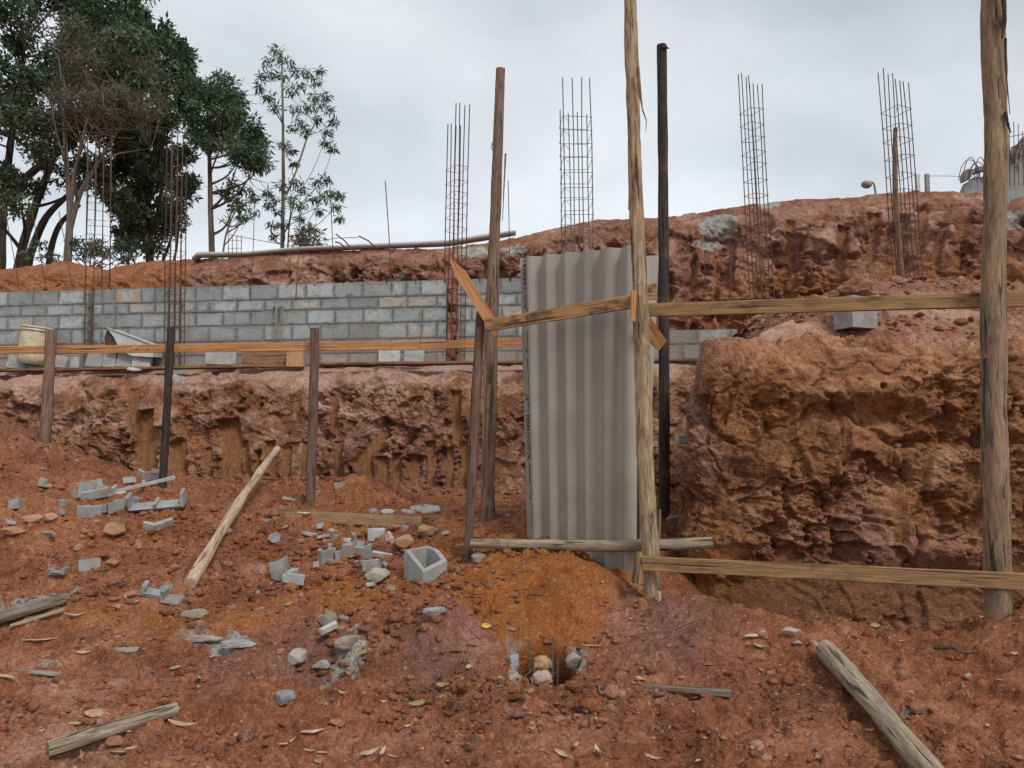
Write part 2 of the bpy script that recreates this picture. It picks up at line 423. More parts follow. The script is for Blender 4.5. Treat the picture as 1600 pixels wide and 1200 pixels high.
def ground_base(x, y):
    out = np.zeros_like(x); n = len(CP)
    for i in range(n):
        out += TPS[i] * _tk((x - CP[i, 0]) ** 2 + (y - CP[i, 1]) ** 2)
    return out + TPS[n] + TPS[n + 1] * x + TPS[n + 2] * y

def ray_hit(u, v, fn, y0=2.4, y1=9.6):
    ys = np.linspace(y0, y1, 900); d = P(u, v, 1.0)
    xs = d.x * ys; zs = EYE + (d.z - EYE) * ys
    g = fn(xs, ys); below = np.nonzero(zs < g)[0]
    if len(below) == 0: return None
    i = below[0]; return Vector((xs[i], ys[i], g[i]))

_r = ray_hit(492, 1030, ground_base) or P(492, 1030, 4.4)
PIT1 = (_r.x, _r.y + .05)
PIT2 = (P(848, 1045, 4.4).x, 4.42)
RID = (P(690, 985, 4.6).x, 4.6); RID2 = (P(1060, 990, 4.75).x, 4.78)
HOLE = (P(840, 922, 5.1).x, (ray_hit(840, 925, ground_base) or Vector((0, 5.1, 0))).y + .03)
_r = ray_hit(1520, 1050, ground_base) or P(1520, 1050, 3.9)
DENT = (_r.x, _r.y)

def roughness(x, y):
    u = 800 + F * x / np.maximum(y, .5)
    r = .45 + .25 * sstep(4.3, 3.6, y)
    r = r + .75 * sstep(5.0, 5.8, y) * sstep(-.2, -.8, x)          # debris field on the left
    r = r + .35 * np.exp(-((x + .8) ** 2 / .5 + (y - 4.4) ** 2 / .25))
    r = r + .25 * np.exp(-((x - .0) ** 2 / .4 + (y - 4.1) ** 2 / .08))
    return r

def ground_full(x, y):
    x = np.asarray(x, float); y = np.asarray(y, float)
    z = ground_base(x, y)
    p = np.stack([x, y, 0 * x], 1)
    ro = roughness(x, y)
    z = z + .1 * fbm(p * 1.35, 4, 11) + .03 * ridged(p * 2.2, 3, 14) + .04 * ro * fbm(p * 5, 4, 12)
    # packed earth breaks off in little steps
    st = fbm(p * np.array([2.6, 4.2, 1]), 4, 15)
    z = z + .03 * (sstep(.05, .12, st) - sstep(-.25, -.2, st) * .6) + .018 * sstep(.3, .34, fbm(p * 6.5, 4, 16))
    z = z + .012 * ro * ridged(p * 13, 3, 21)
    for sc, amp, th, sd in ((9, .034, .72, 31), (19, .02, .55, 32), (42, .009, .4, 33)):
        q = p * sc; q = q + .25 * np.stack([noise(q, 41), noise(q, 42), 0 * x], 1)
        q[:, 2] = .5
        F1, F2, idh, off = worley(q, sd)
        dens = ro * 1.2 * sstep(-.15, .3, noise(p * 1.9, sd + 9) + .25 * (ro - .6))
        lump = np.maximum(0, .62 - F1) * 1.6
        z = z + amp * np.sqrt(lump) * (idh > th) * np.clip(dens * 1.3, .12, 1.4)
    z = z + .006 * fbm(p * 48, 3, 51)
    z = z - .15 * np.exp(-(((x - PIT1[0]) / .42) ** 2 + ((y - PIT1[1] - .1) / .3) ** 2)) + .13 * np.exp(-(((x - RID[0]) / .24) ** 2 + ((y - RID[1]) / .2) ** 2)) + .11 * np.exp(-(((x - .22) / .36) ** 2 + ((y - 5.02) / .22) ** 2)) + .07 * np.exp(-(((x - RID2[0]) / .35) ** 2 + ((y - RID2[1]) / .16) ** 2))
    d1 = ((x - PIT1[0]) ** 2 / .06 + (y - PIT1[1]) ** 2 / .035)
    z = z - .2 * np.exp(-d1 ** 2)
    d2 = ((x - PIT2[0]) ** 2 / .034 + (y - PIT2[1]) ** 2 / .026)
    z = z - .075 * np.exp(-((x - PIT2[0]) / .26) ** 2 - ((y - PIT2[1] + .3) / .22) ** 2)
    z = z - .6 * np.exp(-d2 ** 3)
    z = z - .11 * np.exp(-(((x - HOLE[0]) ** 2 + (y - HOLE[1]) ** 2) / .006))
    dd = (x - DENT[0]) / .28
    z = z - .07 * sstep(-.09, -.03, y - DENT[1] + .05 * dd * dd) * sstep(.16, -.02, y - DENT[1]) * np.exp(-dd ** 4)
    return z

def build_ground():
    nr, nc = 820, 1080
    ys = 2.3 * (9.9 / 2.3) ** np.linspace(0, 1, nr)
    s = np.linspace(-1, 1, nc); s = (s * .55 + .45 * s ** 3)
    X = s[None, :] * (ys[:, None] * .98 + .7); Y = np.repeat(ys[:, None], nc, 1)
    x, y = X.ravel(), Y.ravel()
    z = ground_full(x, y)
    p = np.stack([x, y, z], 1)
    def g(u, v, ru, rv):
        h = ray_hit(u, v, ground_base); 
        if h is None: return 0
        k = h.y / F
        return np.exp(-(((x - h.x) / (ru * k)) ** 2 + ((y - h.y) / (rv * k * 3.2)) ** 2))
    hp = []
    for (u, v) in [(722, 888), (800, 862), (930, 862), (990, 900), (968, 962), (900, 1022), (850, 1034), (796, 1022), (742, 985), (705, 935)]:
        h = ray_hit(u, v, ground_base)
        hp.append((h.x, h.y))
    hp = np.array(hp); sd = np.full(len(x), 9.0); ins = np.zeros(len(x), bool)
    for (ax_, ay_), (bx_, by_) in zip(hp, np.roll(hp, -1, 0)):
        tt_ = np.clip(((x - ax_) * (bx_ - ax_) + (y - ay_) * (by_ - ay_)) / ((bx_ - ax_) ** 2 + (by_ - ay_) ** 2), 0, 1)
        sd = np.minimum(sd, np.hypot(x - ax_ - tt_ * (bx_ - ax_), y - ay_ - tt_ * (by_ - ay_)))
        ins ^= ((ay_ > y) != (by_ > y)) & (x < (bx_ - ax_) * (y - ay_) / (by_ - ay_ + 1e-12) + ax_)
    heap = sstep(-.05, .07, np.where(ins, sd, -sd))
    org = 1.0 * heap + .25 * g(855, 930, 170, 90) + .75 * g(560, 935, 150, 25) + .5 * g(250, 975, 230, 20) + .45 * g(110, 850, 120, 20) + .45 * g(250, 840, 60, 45) + .5 * g(570, 780, 80, 25) + .35 * g(380, 1010, 60, 15) + .3 * g(1330, 1050, 60, 60) + .5 * g(720, 850, 80, 40) + .25 * g(680, 950, 100, 30)
    pur = (1 - heap) * .95 * g(690, 1030, 90, 45) + .9 * g(1040, 985, 110, 40) + .6 * g(320, 1050, 120, 30) + .5 * g(60, 690, 120, 45) + .75 * g(500, 985, 100, 30) + .4 * g(1250, 1130, 90, 50) + .45 * g(930, 1120, 160, 40) + .4 * g(660, 815, 60, 20)
    pale = .75 * g(60, 665, 120, 50) + .35 * g(130, 1090, 180, 40) + .4 * g(100, 1180, 200, 30) + .35 * g(700, 1180, 250, 40) + .35 * g(1000, 1045, 60, 14) + .2 * g(1250, 1000, 120, 20)
    # thin spilled cement crusts
    cem = .85 * g(60, 942, 75, 12) + .75 * g(360, 1000, 60, 9) + .8 * g(545, 995, 30, 22) + .7 * g(470, 1030, 40, 18) + .75 * g(808, 1035, 20, 26) + .75 * g(900, 1028, 22, 18) + .55 * g(50, 1050, 60, 5) + .5 * g(505, 955, 20, 10) + .5 * g(300, 985, 30, 12) + .45 * g(1420, 1110, 22, 8)
    zone = np.stack([np.clip(org, 0, 1), np.clip(pur, 0, 1), np.clip(cem, 0, 1), np.ones_like(x)], 1)
    zone2 = np.stack([0 * x, np.clip(pale, 0, 1), 0 * x, np.ones_like(x)], 1)
    # the bored hole widens below its mouth
    zb = ground_base(x, y); gd = np.clip((zb - z - .06) / .45, 0, 1) * (np.hypot(x - PIT2[0], y - PIT2[1]) < .4)
    p[:, 0] += (x - PIT2[0]) * .8 * gd; p[:, 1] += (y - PIT2[1]) * 1.3 * gd
    o = big_mesh('ground', p, grid_quads(nr, nc), M['ground'], False, {'zone': zone, 'zone2': zone2})
    return structure(o)
build_ground()

# coarse land further out, below everything
def sheet(name, x0, x1, y0, y1, z, mat, n=40, amp=.1):
    xs = np.linspace(x0, x1, n); ys = np.linspace(y0, y1, n)
    X, Y = np.meshgrid(xs, ys); p = np.stack([X.ravel(), Y.ravel(), 0 * X.ravel()], 1)
    p[:, 2] = z + amp * fbm(p * .11, 3, 77)
    zz = np.zeros((len(p), 4)); zz[:, 3] = 1
    return structure(big_mesh(name, p, grid_quads(n, n), mat, True, {'zone': zz, 'zone2': zz}))
sheet('terrain', -160, 160, -160, 60, -.75, M['ground'])
sheet('plateau', -220, 220, 14.5, 300, 4.35, M['upper'], 60, .06)

# ================================================================== cut banks
def bank(name, knots, ns, nf, nt, D, topf, disp, mat, zonef, rim=.1, topdisp=.4, sdens=None, rim0=.82, kfun=None):
    """knots: (bottom x, y, z, top x, y, z) along the bank. One sheet: up the face, over the rim, back over the top"""
    K = np.array(knots, float)
    seg = np.r_[0, np.cumsum(np.linalg.norm(np.diff(K[:, 3:5], axis=0), axis=1) + 1e-4)]
    s = np.linspace(0, seg[-1], ns) if sdens is None else np.interp(np.linspace(0, 1, ns), sdens[0], sdens[1]) * seg[-1]
    B = np.stack([np.interp(s, seg, K[:, k]) for k in range(6)], 1)
    # smooth the corners a little
    for it in range(int(ns / 120)):
        B[1:-1] = .25 * B[:-2] + .5 * B[1:-1] + .25 * B[2:]
    T = np.gradient(B[:, 3:5], axis=0); T /= np.linalg.norm(T, axis=1)[:, None] + 1e-9
    N = np.stack([T[:, 1], -T[:, 0]], 1)                 # path runs left to right seen from the camera: outward
    for it in range(int(ns / 40)):
        N[1:-1] = .25 * N[:-2] + .5 * N[1:-1] + .25 * N[2:]
    N /= np.linalg.norm(N, axis=1)[:, None]
    tf = np.linspace(0, 1, nf) ** .95
    tt = (np.linspace(0, 1, nt + 1)[1:]) ** 1.6
    lo, hi = B[:, :3], B[:, 3:]
    face = lo[None] * (1 - tf[:, None, None]) + hi[None] * tf[:, None, None]
    ks = np.ones(ns) if kfun is None else kfun(B[:, 3])
    back = sstep(rim0, 1.0, tf)[:, None, None] ** 2 * (rim * ks)[None, :, None] * np.r_[1, 1, 0][None, None] * np.concatenate([-N, 0 * N[:, :1]], 1)[None]
    face = face + back
    top = np.repeat(face[-1][None], nt, 0) + tt[:, None, None] * (D * ks)[None, :, None] * np.concatenate([-N, 0 * N[:, :1]], 1)[None]
    V = np.concatenate([face, top], 0)
    nr = nf + nt
    w = np.concatenate([sstep(1.0, .8, tf) * .85 + .15, np.full(nt, .0) + .15 * np.exp(-tt * D / .1)])   # how much the displacement is horizontal
    isface = np.concatenate([np.ones(nf), np.exp(-tt * D / .12)])
    p = V.reshape(-1, 3); nrow = np.repeat(np.arange(nr), ns); ncol = np.tile(np.arange(ns), nr)
    W = w[nrow]; Fc = isface[nrow]
    tparam = np.concatenate([tf, np.ones(nt)])[nrow]
    tdist = np.concatenate([np.zeros(nf), tt * D])[nrow] * ks[ncol]
    zt = topf(p[:, 0], p[:, 1], tdist, p[:, 2])
    p = p + np.stack([0 * zt, 0 * zt, zt * (tdist > 0)], 1)
    d, smooth = disp(p, tparam, Fc)
    nn = N[ncol]
    amp = d * (Fc + (1 - Fc) * topdisp)
    q = p + np.stack([nn[:, 0] * W * amp, nn[:, 1] * W * amp, (1 - W) * amp * .45], 1)
    # clods also sag: crumbs shift up and down a bit so that small ledges overhang
    q[:, 2] += .12 * np.clip(d, -.1, .1) * Fc * W
    zone, zone2 = zonef(p, tparam, Fc, smooth, d)
    o = big_mesh(name, q, grid_quads(nr, ns)[:, ::-1], mat, False, {'zone': zone, 'zone2': zone2})
    return structure(o), q.reshape(nr, ns, 3)

def groove_mask(p, list_):
    """bucket-tooth marks: (x0, z0, x1, z1, half width)"""
    m = np.zeros(len(p))
    jit = .006 * noise(p * np.array([3, 3, 12]), 91)
    for (x0, z0, x1, z1, hw) in list_:
        sel = (p[:, 0] > min(x0, x1) - hw - .1) & (p[:, 0] < max(x0, x1) + hw + .1)
        if not sel.any(): continue
        a = p[sel]; dx, dz = x1 - x0, z1 - z0; L2 = dx * dx + dz * dz
        t = ((a[:, 0] - x0) * dx + (a[:, 2] - z0) * dz) / L2
        tx = a[:, 0] - x0 - t * dx; tz = a[:, 2] - z0 - t * dz
        dist = np.maximum(np.hypot(tx, tz), (np.abs(t - .5) - .5) * math.sqrt(L2) + hw) + jit[sel]
        m[sel] = np.maximum(m[sel], sstep(hw * 1.2, hw * .85, dist))
    return m

def crumble(p, seed, big=1.0, mid=1.0, small=1.0):
    """sheared clay: broad tilted faces broken by steps, finer crumbs only in patches"""
    f = fbm(p * .9, 5, seed)
    d = .15 * big * f + .07 * big * ridged(p * 1.3, 4, seed + 3)
    te = fbm(p * 1.6 + 9, 2, seed + 21) * 5 + .25 * noise(p * 9, seed + 22); d = d + .03 * big * (np.floor(te) + sstep(.55, .95, te - np.floor(te)) - te * .6)      # broken ledges
    d = d - .11 * mid * sstep(.24, .4, fbm(p * 2.1, 5, seed + 4, .55))
    sel = .25 + 1.1 * sstep(-.15, .3, fbm(p * 1.3, 3, seed + 8))
    for sc, am, k in ((2.3, .11 * mid, 11), (5.2, .055 * mid, 12), (12, .026 * mid, 13), (27, .013 * small, 14), (60, .006 * small, 16)):
        c, _, _ = chunks(p, sc, seed + k, .95)
        d = d + am * (sel if sc > 4 else 1) * c
    return d + .03 * small * (.4 + .6 * sel) * fbm(p * 9, 6, seed + 15, .64)

# ---- the cut below the block wall
WALLY = lambda x: 10.02 - .134 * x
CX = np.array([-13, -9, -7, -5, -3, -1, .5, 1.6, 2.6, 3.4])
kn = []
for x in CX:
    yw = WALLY(x)
    kn.append((x, yw - 1.0, .45, x, yw - .55, 2.33))
lg = []
def gv(u, v0, v1, hw, Y=9.15, du=0):
    a = P(u, v0, Y); b = P(u + du, v1, Y - .2); lg.append((a.x, a.z, b.x, b.z, hw * Y / F))
for (u, v0, v1, hw) in [(182, 640, 752, 15), (237, 690, 752, 14), (328, 655, 752, 18), (356, 690, 750, 7), (290, 700, 752, 6), (385, 705, 775, 6), (402, 690, 775, 8), (430, 700, 780, 8), (465, 690, 780, 8), (520, 690, 760, 9), (567, 715, 770, 9), (592, 715, 790, 8), (615, 710, 790, 7), (640, 712, 790, 7), (668, 690, 770, 8), (700, 700, 775, 6), (722, 690, 770, 7), (440, 620, 660, 5), (710, 610, 690, 8), (150, 600, 680, 8), (505, 610, 680, 6)]:
    gv(u, v0, v1, hw)
gv(545, 730, 680, 9, 9.0, 38)
def disp_l(p, t, Fc):
    g = groove_mask(p, lg) * Fc
    d = crumble(p, 200, .65, .9, 1.1)
    flat = .16 * .9 * fbm(p * .9, 3, 200) * .5 - .05 + .012 * fbm(p * np.array([28, 28, 3]), 3, 88)
    return d * (1 - g) + g * flat, g
def uv_of(p):
    k = p[:, 1]
    return 800 + F * p[:, 0] / k, p[:, 2]
def zone_l(p, t, Fc, g, d):
    u, z = uv_of(p); n = fbm(p * 1.6, 4, 301)
    pur = .6 * np.exp(-((u - 640) / 110) ** 2 - ((z - 1.05) / .45) ** 2) + .45 * np.exp(-((u - 560) / 120) ** 2 - ((z - 1.6) / .4) ** 2) + .5 * sstep(2.0, 2.4, z) * (n > -.1)
    pale = .8 * sstep(2.08, 2.36, z + .3 * n) + .45 * np.exp(-((u - 540) / 60) ** 2 - ((z - 1.9) / .3) ** 2) + .35 * np.exp(-((u - 60) / 90) ** 2 - ((z - 1.7) / .5) ** 2) + .5 * sstep(.02, .3, fbm(p * np.array([3.5, 3.5, 5]), 4, 303))
    org = .45 * sstep(.15, .5, fbm(p * 2.3, 3, 305)) + .35 * sstep(1.0, .7, z)
    cem = .8 * np.exp(-((u - 275) / 18) ** 2) * sstep(2.0, 2.35, z) + .55 * np.exp(-((u - 700) / 50) ** 2) * sstep(2.2, 2.38, z)
    one = np.ones(len(p))
    return np.stack([np.clip(org, 0, 1), np.clip(pur, 0, 1), np.clip(cem, 0, 1), one], 1), np.stack([g, np.clip(pale, 0, 1) * (1 - g), 0 * one, one], 1)
LB, LBV = bank('lower_bank', kn, 1150, 210, 60, 4.6, lambda x, y, td, zr: .13 * sstep(.05, .5, td), disp_l, M['cut'], zone_l, .08, .3)

# ---- the clay block on the right with its corner and corridor side
CRX = [1.2, 1.6, 1.9, 2.1, 2.75, 3.4, 4.1, 5.2, 8]
CRZ = [2.38, 2.42, 2.5, 2.6, 2.86, 3.05, 3.04, 2.95, 2.9]
def block_top(x, y, td, zr):
    cz = np.interp(x * 7.2 / np.maximum(y, 3), CRX, CRZ)
    yr = 6.0 - .06 * (x - 1.4)
    z = 2.28 + sstep(.0, 1.7, y - yr) * (cz - 2.28) - sstep(8.2, 9.6, y) * (cz - 2.5)
    if td is None: return z
    return (z - zr) * sstep(0, .3, td) - .16 * sstep(.3, .6, td)
bk = [(2.95, 9.2, .3, 2.95, 9.3, 2.55), (1.95, 7.6, .2, 2.05, 7.7, 2.5), (1.38, 6.12, .1, 1.52, 6.35, 2.26), (1.36, 5.98, .0, 1.50, 6.1, 2.24), (1.5, 5.85, -.1, 1.62, 6.0, 2.26),
      (2.4, 5.72, -.1, 2.4, 5.97, 2.3), (3.3, 5.6, -.1, 3.3, 5.95, 2.3), (4.3, 5.5, -.1, 4.3, 5.85, 2.3), (6.0, 5.3, -.1, 6.0, 5.7, 2.3), (8.6, 5.0, -.1, 8.6, 5.4, 2.3)]
bg = []
for (u0, v0, u1, v1, hw) in [(1332, 540, 1328, 735, 6), (1180, 590, 1122, 700, 3), (1203, 640, 1215, 765, 5), (1418, 745, 1402, 850, 8), (1455, 690, 1440, 800, 7), (1517, 725, 1520, 840, 9), (1305, 790, 1300, 850, 5), (1276, 690, 1295, 640, 6), (1245, 690, 1270, 760, 10), (1585, 740, 1588, 860, 10), (1100, 600, 1096, 700, 5), (1460, 560, 1470, 640, 4)]:
    a = P(u0, v0, 5.75); b = P(u1, v1, 5.7); bg.append((a.x, a.z, b.x, b.z, hw * 5.75 / F))
LEDGE = (P(1130, 830, 5.6), P(1270, 850, 5.6))
def disp_b(p, t, Fc):
    g = groove_mask(p, bg) * Fc
    # the lower part under the undercut is a smooth scraped wall
    low = sstep(.58, .4, p[:, 2] - .05 * (p[:, 0] - 1.4) + .1 * noise(p * 2.0, 66)) * Fc
    d = crumble(p, 400, 1.2, 1.0, 1.0)
    # caves and overhangs the photograph shows
    def bump(u, v, ru, rv, a):
        c = P(u, v, 5.8); k = 5.8 / F
        return a * np.exp(-((p[:, 0] - c.x) / (ru * k)) ** 2 - ((p[:, 2] - c.z) / (rv * k)) ** 2) * Fc
    d = d + bump(1385, 650, 60, 22, -.22) + bump(1320, 615, 70, 18, .1) + bump(1420, 560, 60, 45, .14) + bump(1200, 560, 60, 16, .08) + bump(1270, 600, 22, 10, -.1) + bump(1530, 640, 60, 40, -.12) + bump(1240, 500 + 30, 120, 20, .06) + bump(1160, 650, 30, 30, -.07) + bump(1180, 845, 60, 14, .1) + bump(1440, 690, 70, 10, -.12) + bump(1120, 790, 50, 30, -.05) + bump(1310, 520, 40, 14, .1) + bump(1150, 740, 24, 18, -.08)
    # shrinkage cracks
    ck = np.abs(noise(p * np.array([1.1, 1.1, .8]) + .25 * np.stack([fbm(p * 4, 3, 71)] * 3, 1), 72))
    crk = sstep(.018, .004, ck) * Fc
    d = d - .06 * crk
    sm = np.maximum(g, low * .7)
    d = d * (.55 + .45 * sstep(1.5, 2.1, p[:, 0]))
    flat = .15 * fbm(p * .9, 5, 400) * .8 + .0 + .03 * fbm(p * np.array([6, 6, 4]), 5, 89) - low * .05
    d = d * (1 - .6 * sstep(6.5, 7.2, p[:, 1]) * Fc)
    return d * (1 - sm) + sm * (np.where(g > low, .5 * d + .5 * flat, flat)), sm
def zone_b(p, t, Fc, g, d):
    u, z = uv_of(p); n = fbm(p * 1.5, 4, 501); n2 = fbm(p * 2.6, 4, 502)
    topz = (1 - Fc)
    pur = .55 * sstep(1.1, .5, z) * sstep(1150, 1330, u) + .5 * np.exp(-((u - 1320) / 110) ** 2 - ((z - 1.0) / .5) ** 2) + .7 * sstep(.5, .35, z) * sstep(1100, 1200, u) + .35 * topz + .25 * sstep(1480, 1600, u)  # lowest wall also tinted purple-dark for the shade of its recess
    org = .55 * sstep(.9, .6, z) * sstep(1250, 1120, u) + .45 * sstep(.05, .4, n2) * (z < 2.0)
    pale = .3 * topz + .3 * sstep(2.02, 2.3, z + .25 * n) + .3 * sstep(.2, .5, n) + .55 * np.exp(-((u - 1085) / 25) ** 2) * sstep(.7, 1.3, z)
    one = np.ones(len(p))
    return np.stack([np.clip(org * Fc, 0, 1), np.clip(pur, 0, 1), 0 * one, one], 1), np.stack([g, np.clip(pale, 0, 1) * (1 - g), 0 * one, one], 1)
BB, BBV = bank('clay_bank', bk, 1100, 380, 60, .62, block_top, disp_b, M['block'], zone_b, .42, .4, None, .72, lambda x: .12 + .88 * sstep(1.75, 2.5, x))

# loose earth on top of the block
def build_top():
    nr, nc = 330, 700
    xl = lambda y: np.interp(y, [5.9, 6.3, 7.7, 9.3, 10], [1.85, 1.85, 2.3, 3.15, 3.5])
    s = np.linspace(0, 1, nc) ** 1.3; r = np.linspace(0, 1, nr) ** 1.3
    S_, R_ = np.meshgrid(s, r)
    y = (6.43 - .068 * (S_ * 7) + R_ * 3.4).ravel(); x = (xl(y) + S_.ravel() * (8.6 - xl(y)))
    p = np.stack([x, y, 0 * x], 1)
    z = block_top(x, y, None, 0) + .05 * fbm(p * 1.7, 4, 951) + .035 * fbm(p * 5, 4, 952) + .012 * fbm(p * 19, 4, 953)
    for sc, amp, th in ((8, .05, .7), (18, .025, .6)):
        q = p * sc; q[:, 2] = .5; F1, F2, idh, off = worley(q, 955); z = z + amp * np.sqrt(np.maximum(0, .6 - F1)) * (idh > th)
    z = z - .25 * np.exp(-R_.ravel() / .04) - .5 * np.exp(-(x - xl(y)) / .2) * sstep(7.6, 6.6, y) - .15 * np.exp(-(x - xl(y)) / .12)
    p[:, 2] = z; one = np.ones(len(x)); n = fbm(p * 1.5, 4, 501)
    zone = np.stack([.2 * (n > .2), .2 + .3 * (n < 0), 0 * one, one], 1); zone2 = np.stack([0 * one, np.clip(.1 + .6 * n, 0, .7), 0 * one, one], 1)
    return structure(big_mesh('earth_top', p, grid_quads(nr, nc), M['loose'], False, {'zone': zone, 'zone2': zone2})), p.reshape(nr, nc, 3)
ET, ETV = build_top()
# ---- the upper cut with the skyline
UC = [(-700, 430, 15), (-300, 425, 14), (0, 415, 14), (90, 403, 14), (150, 416, 13.7), (190, 408, 13.6), (240, 400, 13.4), (300, 400, 13.2), (330, 397, 13), (460, 388, 12.8), (700, 380, 12.3), (780, 370, 12.2), (830, 358, 12), (920, 337, 11.7), (1040, 333, 11.4), (1110, 321, 11.3), (1200, 307, 11), (1340, 299, 10.6), (1440, 290, 10.4), (1530, 293, 10.2), (1565, 312, 10), (1605, 300, 9.9), (1700, 305, 9.7), (2000, 310, 9.4)]
uk = []
for (u, v, Y) in UC:
    t = P(u, v, Y); slope = 1.5 if u < 300 else (1.0 if u < 760 else .75)
    uk.append((t.x, t.y - slope, 2.2, t.x, t.y, t.z - .02))
ug = []
for (u, v0, v1, hw, Y) in [(1256, 330, 405, 7, 10.3), (1345, 340, 415, 8, 10), (1272, 398, 445, 7, 9.9), (1396, 318, 400, 9, 9.9), (1446, 320, 405, 7, 9.8), (1476, 308, 380, 8, 9.8), (1515, 330, 390, 6, 9.6), (1138, 385, 470, 5, 10.5), (1101, 390, 475, 4, 10.5), (985, 400, 440, 5, 11), (560, 385, 440, 3, 12.2), (440, 395, 440, 3, 12.4), (1545, 320, 400, 8, 9.6)]:
    a = P(u, v0, Y); b = P(u, v1, Y - .3); ug.append((a.x, a.z, b.x, b.z, hw * Y / F))
def disp_u(p, t, Fc):
    g = groove_mask(p, ug) * Fc
    u, z = uv_of(p)
    calm = .35 + .65 * sstep(-4.7, -4.3, p[:, 0])
    d = crumble(p, 600, .9, 1.25, 1.2) * calm * (.3 + .7 * sstep(1.0, .8, t)) * (.35 + .65 * Fc)
    # dug furrows across the low orange ridge on the left
    fur = sstep(-4.3, -4.9, p[:, 0]) * Fc
    d = d + fur * .06 * fbm(np.stack([p[:, 0] * 1.0 - p[:, 2] * 1.6, p[:, 1] * 1.0, (p[:, 0] * .5 + p[:, 2]) * 9], 1), 4, 611)
    flat = -.09 + .05 * fbm(p * .9, 3, 600)
    return d * (1 - g * .55) + g * .55 * flat, g
def zone_u(p, t, Fc, g, d):
    u, z = uv_of(p); n = fbm(p * 1.3, 4, 701); n2 = fbm(p * 3, 3, 702)
    one = np.ones(len(p))
    left = sstep(310, 285, u)
    org = .55 * left + .5 * sstep(1000, 1150, u) * sstep(4.2, 3.6, z + .3 * n)
    pur = (1 - left) * (.2 + .45 * sstep(.0, .4, n)) * (1 - .6 * sstep(1000, 1150, u) * sstep(4.3, 3.7, z))
    pale = (1 - left) * (.25 + .35 * sstep(.1, .5, n2)) * sstep(3.4, 4.2, z + .4 * n)
    def s(uu, v, Y, ru, rv):
        c = P(uu, v, Y); k = Y / F
        return np.exp(-((p[:, 0] - c.x) / (ru * k)) ** 2 - ((p[:, 2] - c.z) / (rv * k)) ** 2)
    cem = .8 * s(740, 390, 12, 38, 16) + .7 * s(805, 385, 11.8, 22, 14) + .95 * s(1125, 348, 11, 36, 24) + .8 * s(1210, 310, 10.9, 28, 7) + .7 * s(1110, 375, 10.8, 30, 10) + .9 * s(1588, 335, 9.8, 22, 22) + .55 * s(630, 425, 12, 18, 8) + .6 * s(1140, 335, 11, 14, 12)
    return np.stack([np.clip(org, 0, 1), np.clip(pur, 0, 1), np.clip(cem, 0, 1), one], 1), np.stack([g * .6, np.clip(pale, 0, 1) * (1 - g), 0 * one, one], 1)
UB, UBV = bank('upper_bank', uk, 1300, 200, 50, 4.0, lambda x, y, td, zr: -.12 * td, disp_u, M['upper'], zone_u, .2, .7)

def sampler(V):
    """height of the highest point of a built bank under (x, y)"""
    pts = V.reshape(-1, 3)
    def f(x, y, r=.03):
        m = (np.abs(pts[:, 0] - x) < r) & (np.abs(pts[:, 1] - y) < r)
        return float(pts[m, 2].max()) if m.any() else None
    return f

GFN = lambda xs, ys: ground_full(xs, ys)
def hit(u, v):
    h = ray_hit(u, v, GFN, 2.4, 9.6)
    return h if h is not None else P(u, v, 8.5)

# ================================================================== crumbs of soil (nobody could count them)
def ico(sub):
    bm = bmesh.new(); bmesh.ops.create_icosphere(bm, subdivisions=sub, radius=1)
    V = np.array([v.co[:] for v in bm.verts]); Fa = np.array([[v.index for v in f.verts] for f in bm.faces]); bm.free()
    return V, Fa
ICO1, ICO3 = ico(2), ico(4)
def rock_shape(V, r, k=9, sq=(1, .8, .6), rough=.06):
    nrm = r.normal(size=(k, 3)); nrm /= np.linalg.norm(nrm, axis=1)[:, None]
    dist = r.uniform(.55, 1.0, k)
    dots = V @ nrm.T
    rad = np.min(np.where(dots > .05, dist[None] / np.maximum(dots, .05), 9), axis=1)
    rad = np.minimum(rad, 1.15)
    q = V * rad[:, None]
    if rough:
        q = q * (1 + rough * fbm(q * 3 + r.uniform(0, 50), 3, 5)[:, None])
    return q * np.array(sq)

def clods(name, label, n, place, sizes, mat, seed, shapes=14):
    r = np.random.default_rng(seed)
    V0, F0 = ICO1
    SH = [rock_shape(V0, r, 7, (1, r.uniform(.55, .95), r.uniform(.35, .7)), 0.1) for _ in range(shapes)]
    xs, ys, zs = place(r, n)
    n = len(xs)
    sz = sizes(r, n)
    a = r.uniform(0, 6.28, n); b = r.normal(0, .5, n)
    k = r.integers(0, shapes, n)
    base = np.array(SH)[k]                                   # n, nv, 3
    ca, sa, cb, sb = np.cos(a), np.sin(a), np.cos(b), np.sin(b)
    x = base[..., 0] * ca[:, None] - base[..., 1] * sa[:, None]; y = base[..., 0] * sa[:, None] + base[..., 1] * ca[:, None]; z = base[..., 2]
    y, z = y * cb[:, None] - z * sb[:, None], y * sb[:, None] + z * cb[:, None]
    Q = np.stack([x, y, z], -1) * sz[:, None, None] + np.stack([xs, ys, zs + sz * .08], 1)[:, None, :]
    Fq = (F0[None] + (np.arange(n) * len(V0))[:, None, None]).reshape(-1, 3)
    nv = n * len(V0)
    t = np.repeat(r.uniform(0, 1, n), len(V0)); t2 = np.repeat(r.uniform(0, 1, n), len(V0)); one = np.ones(nv)
    zone = np.stack([(t > .88) * .55, (t < .2) * .6, 0 * one, one], 1); zone2 = np.stack([0 * one, (t2 > .9) * .5, 0 * one, one], 1)
    o = big_mesh(name, Q.reshape(-1, 3), Fq, mat, False, {'zone': zone, 'zone2': zone2})
    return tag(o, label, 'soil', kind='stuff')

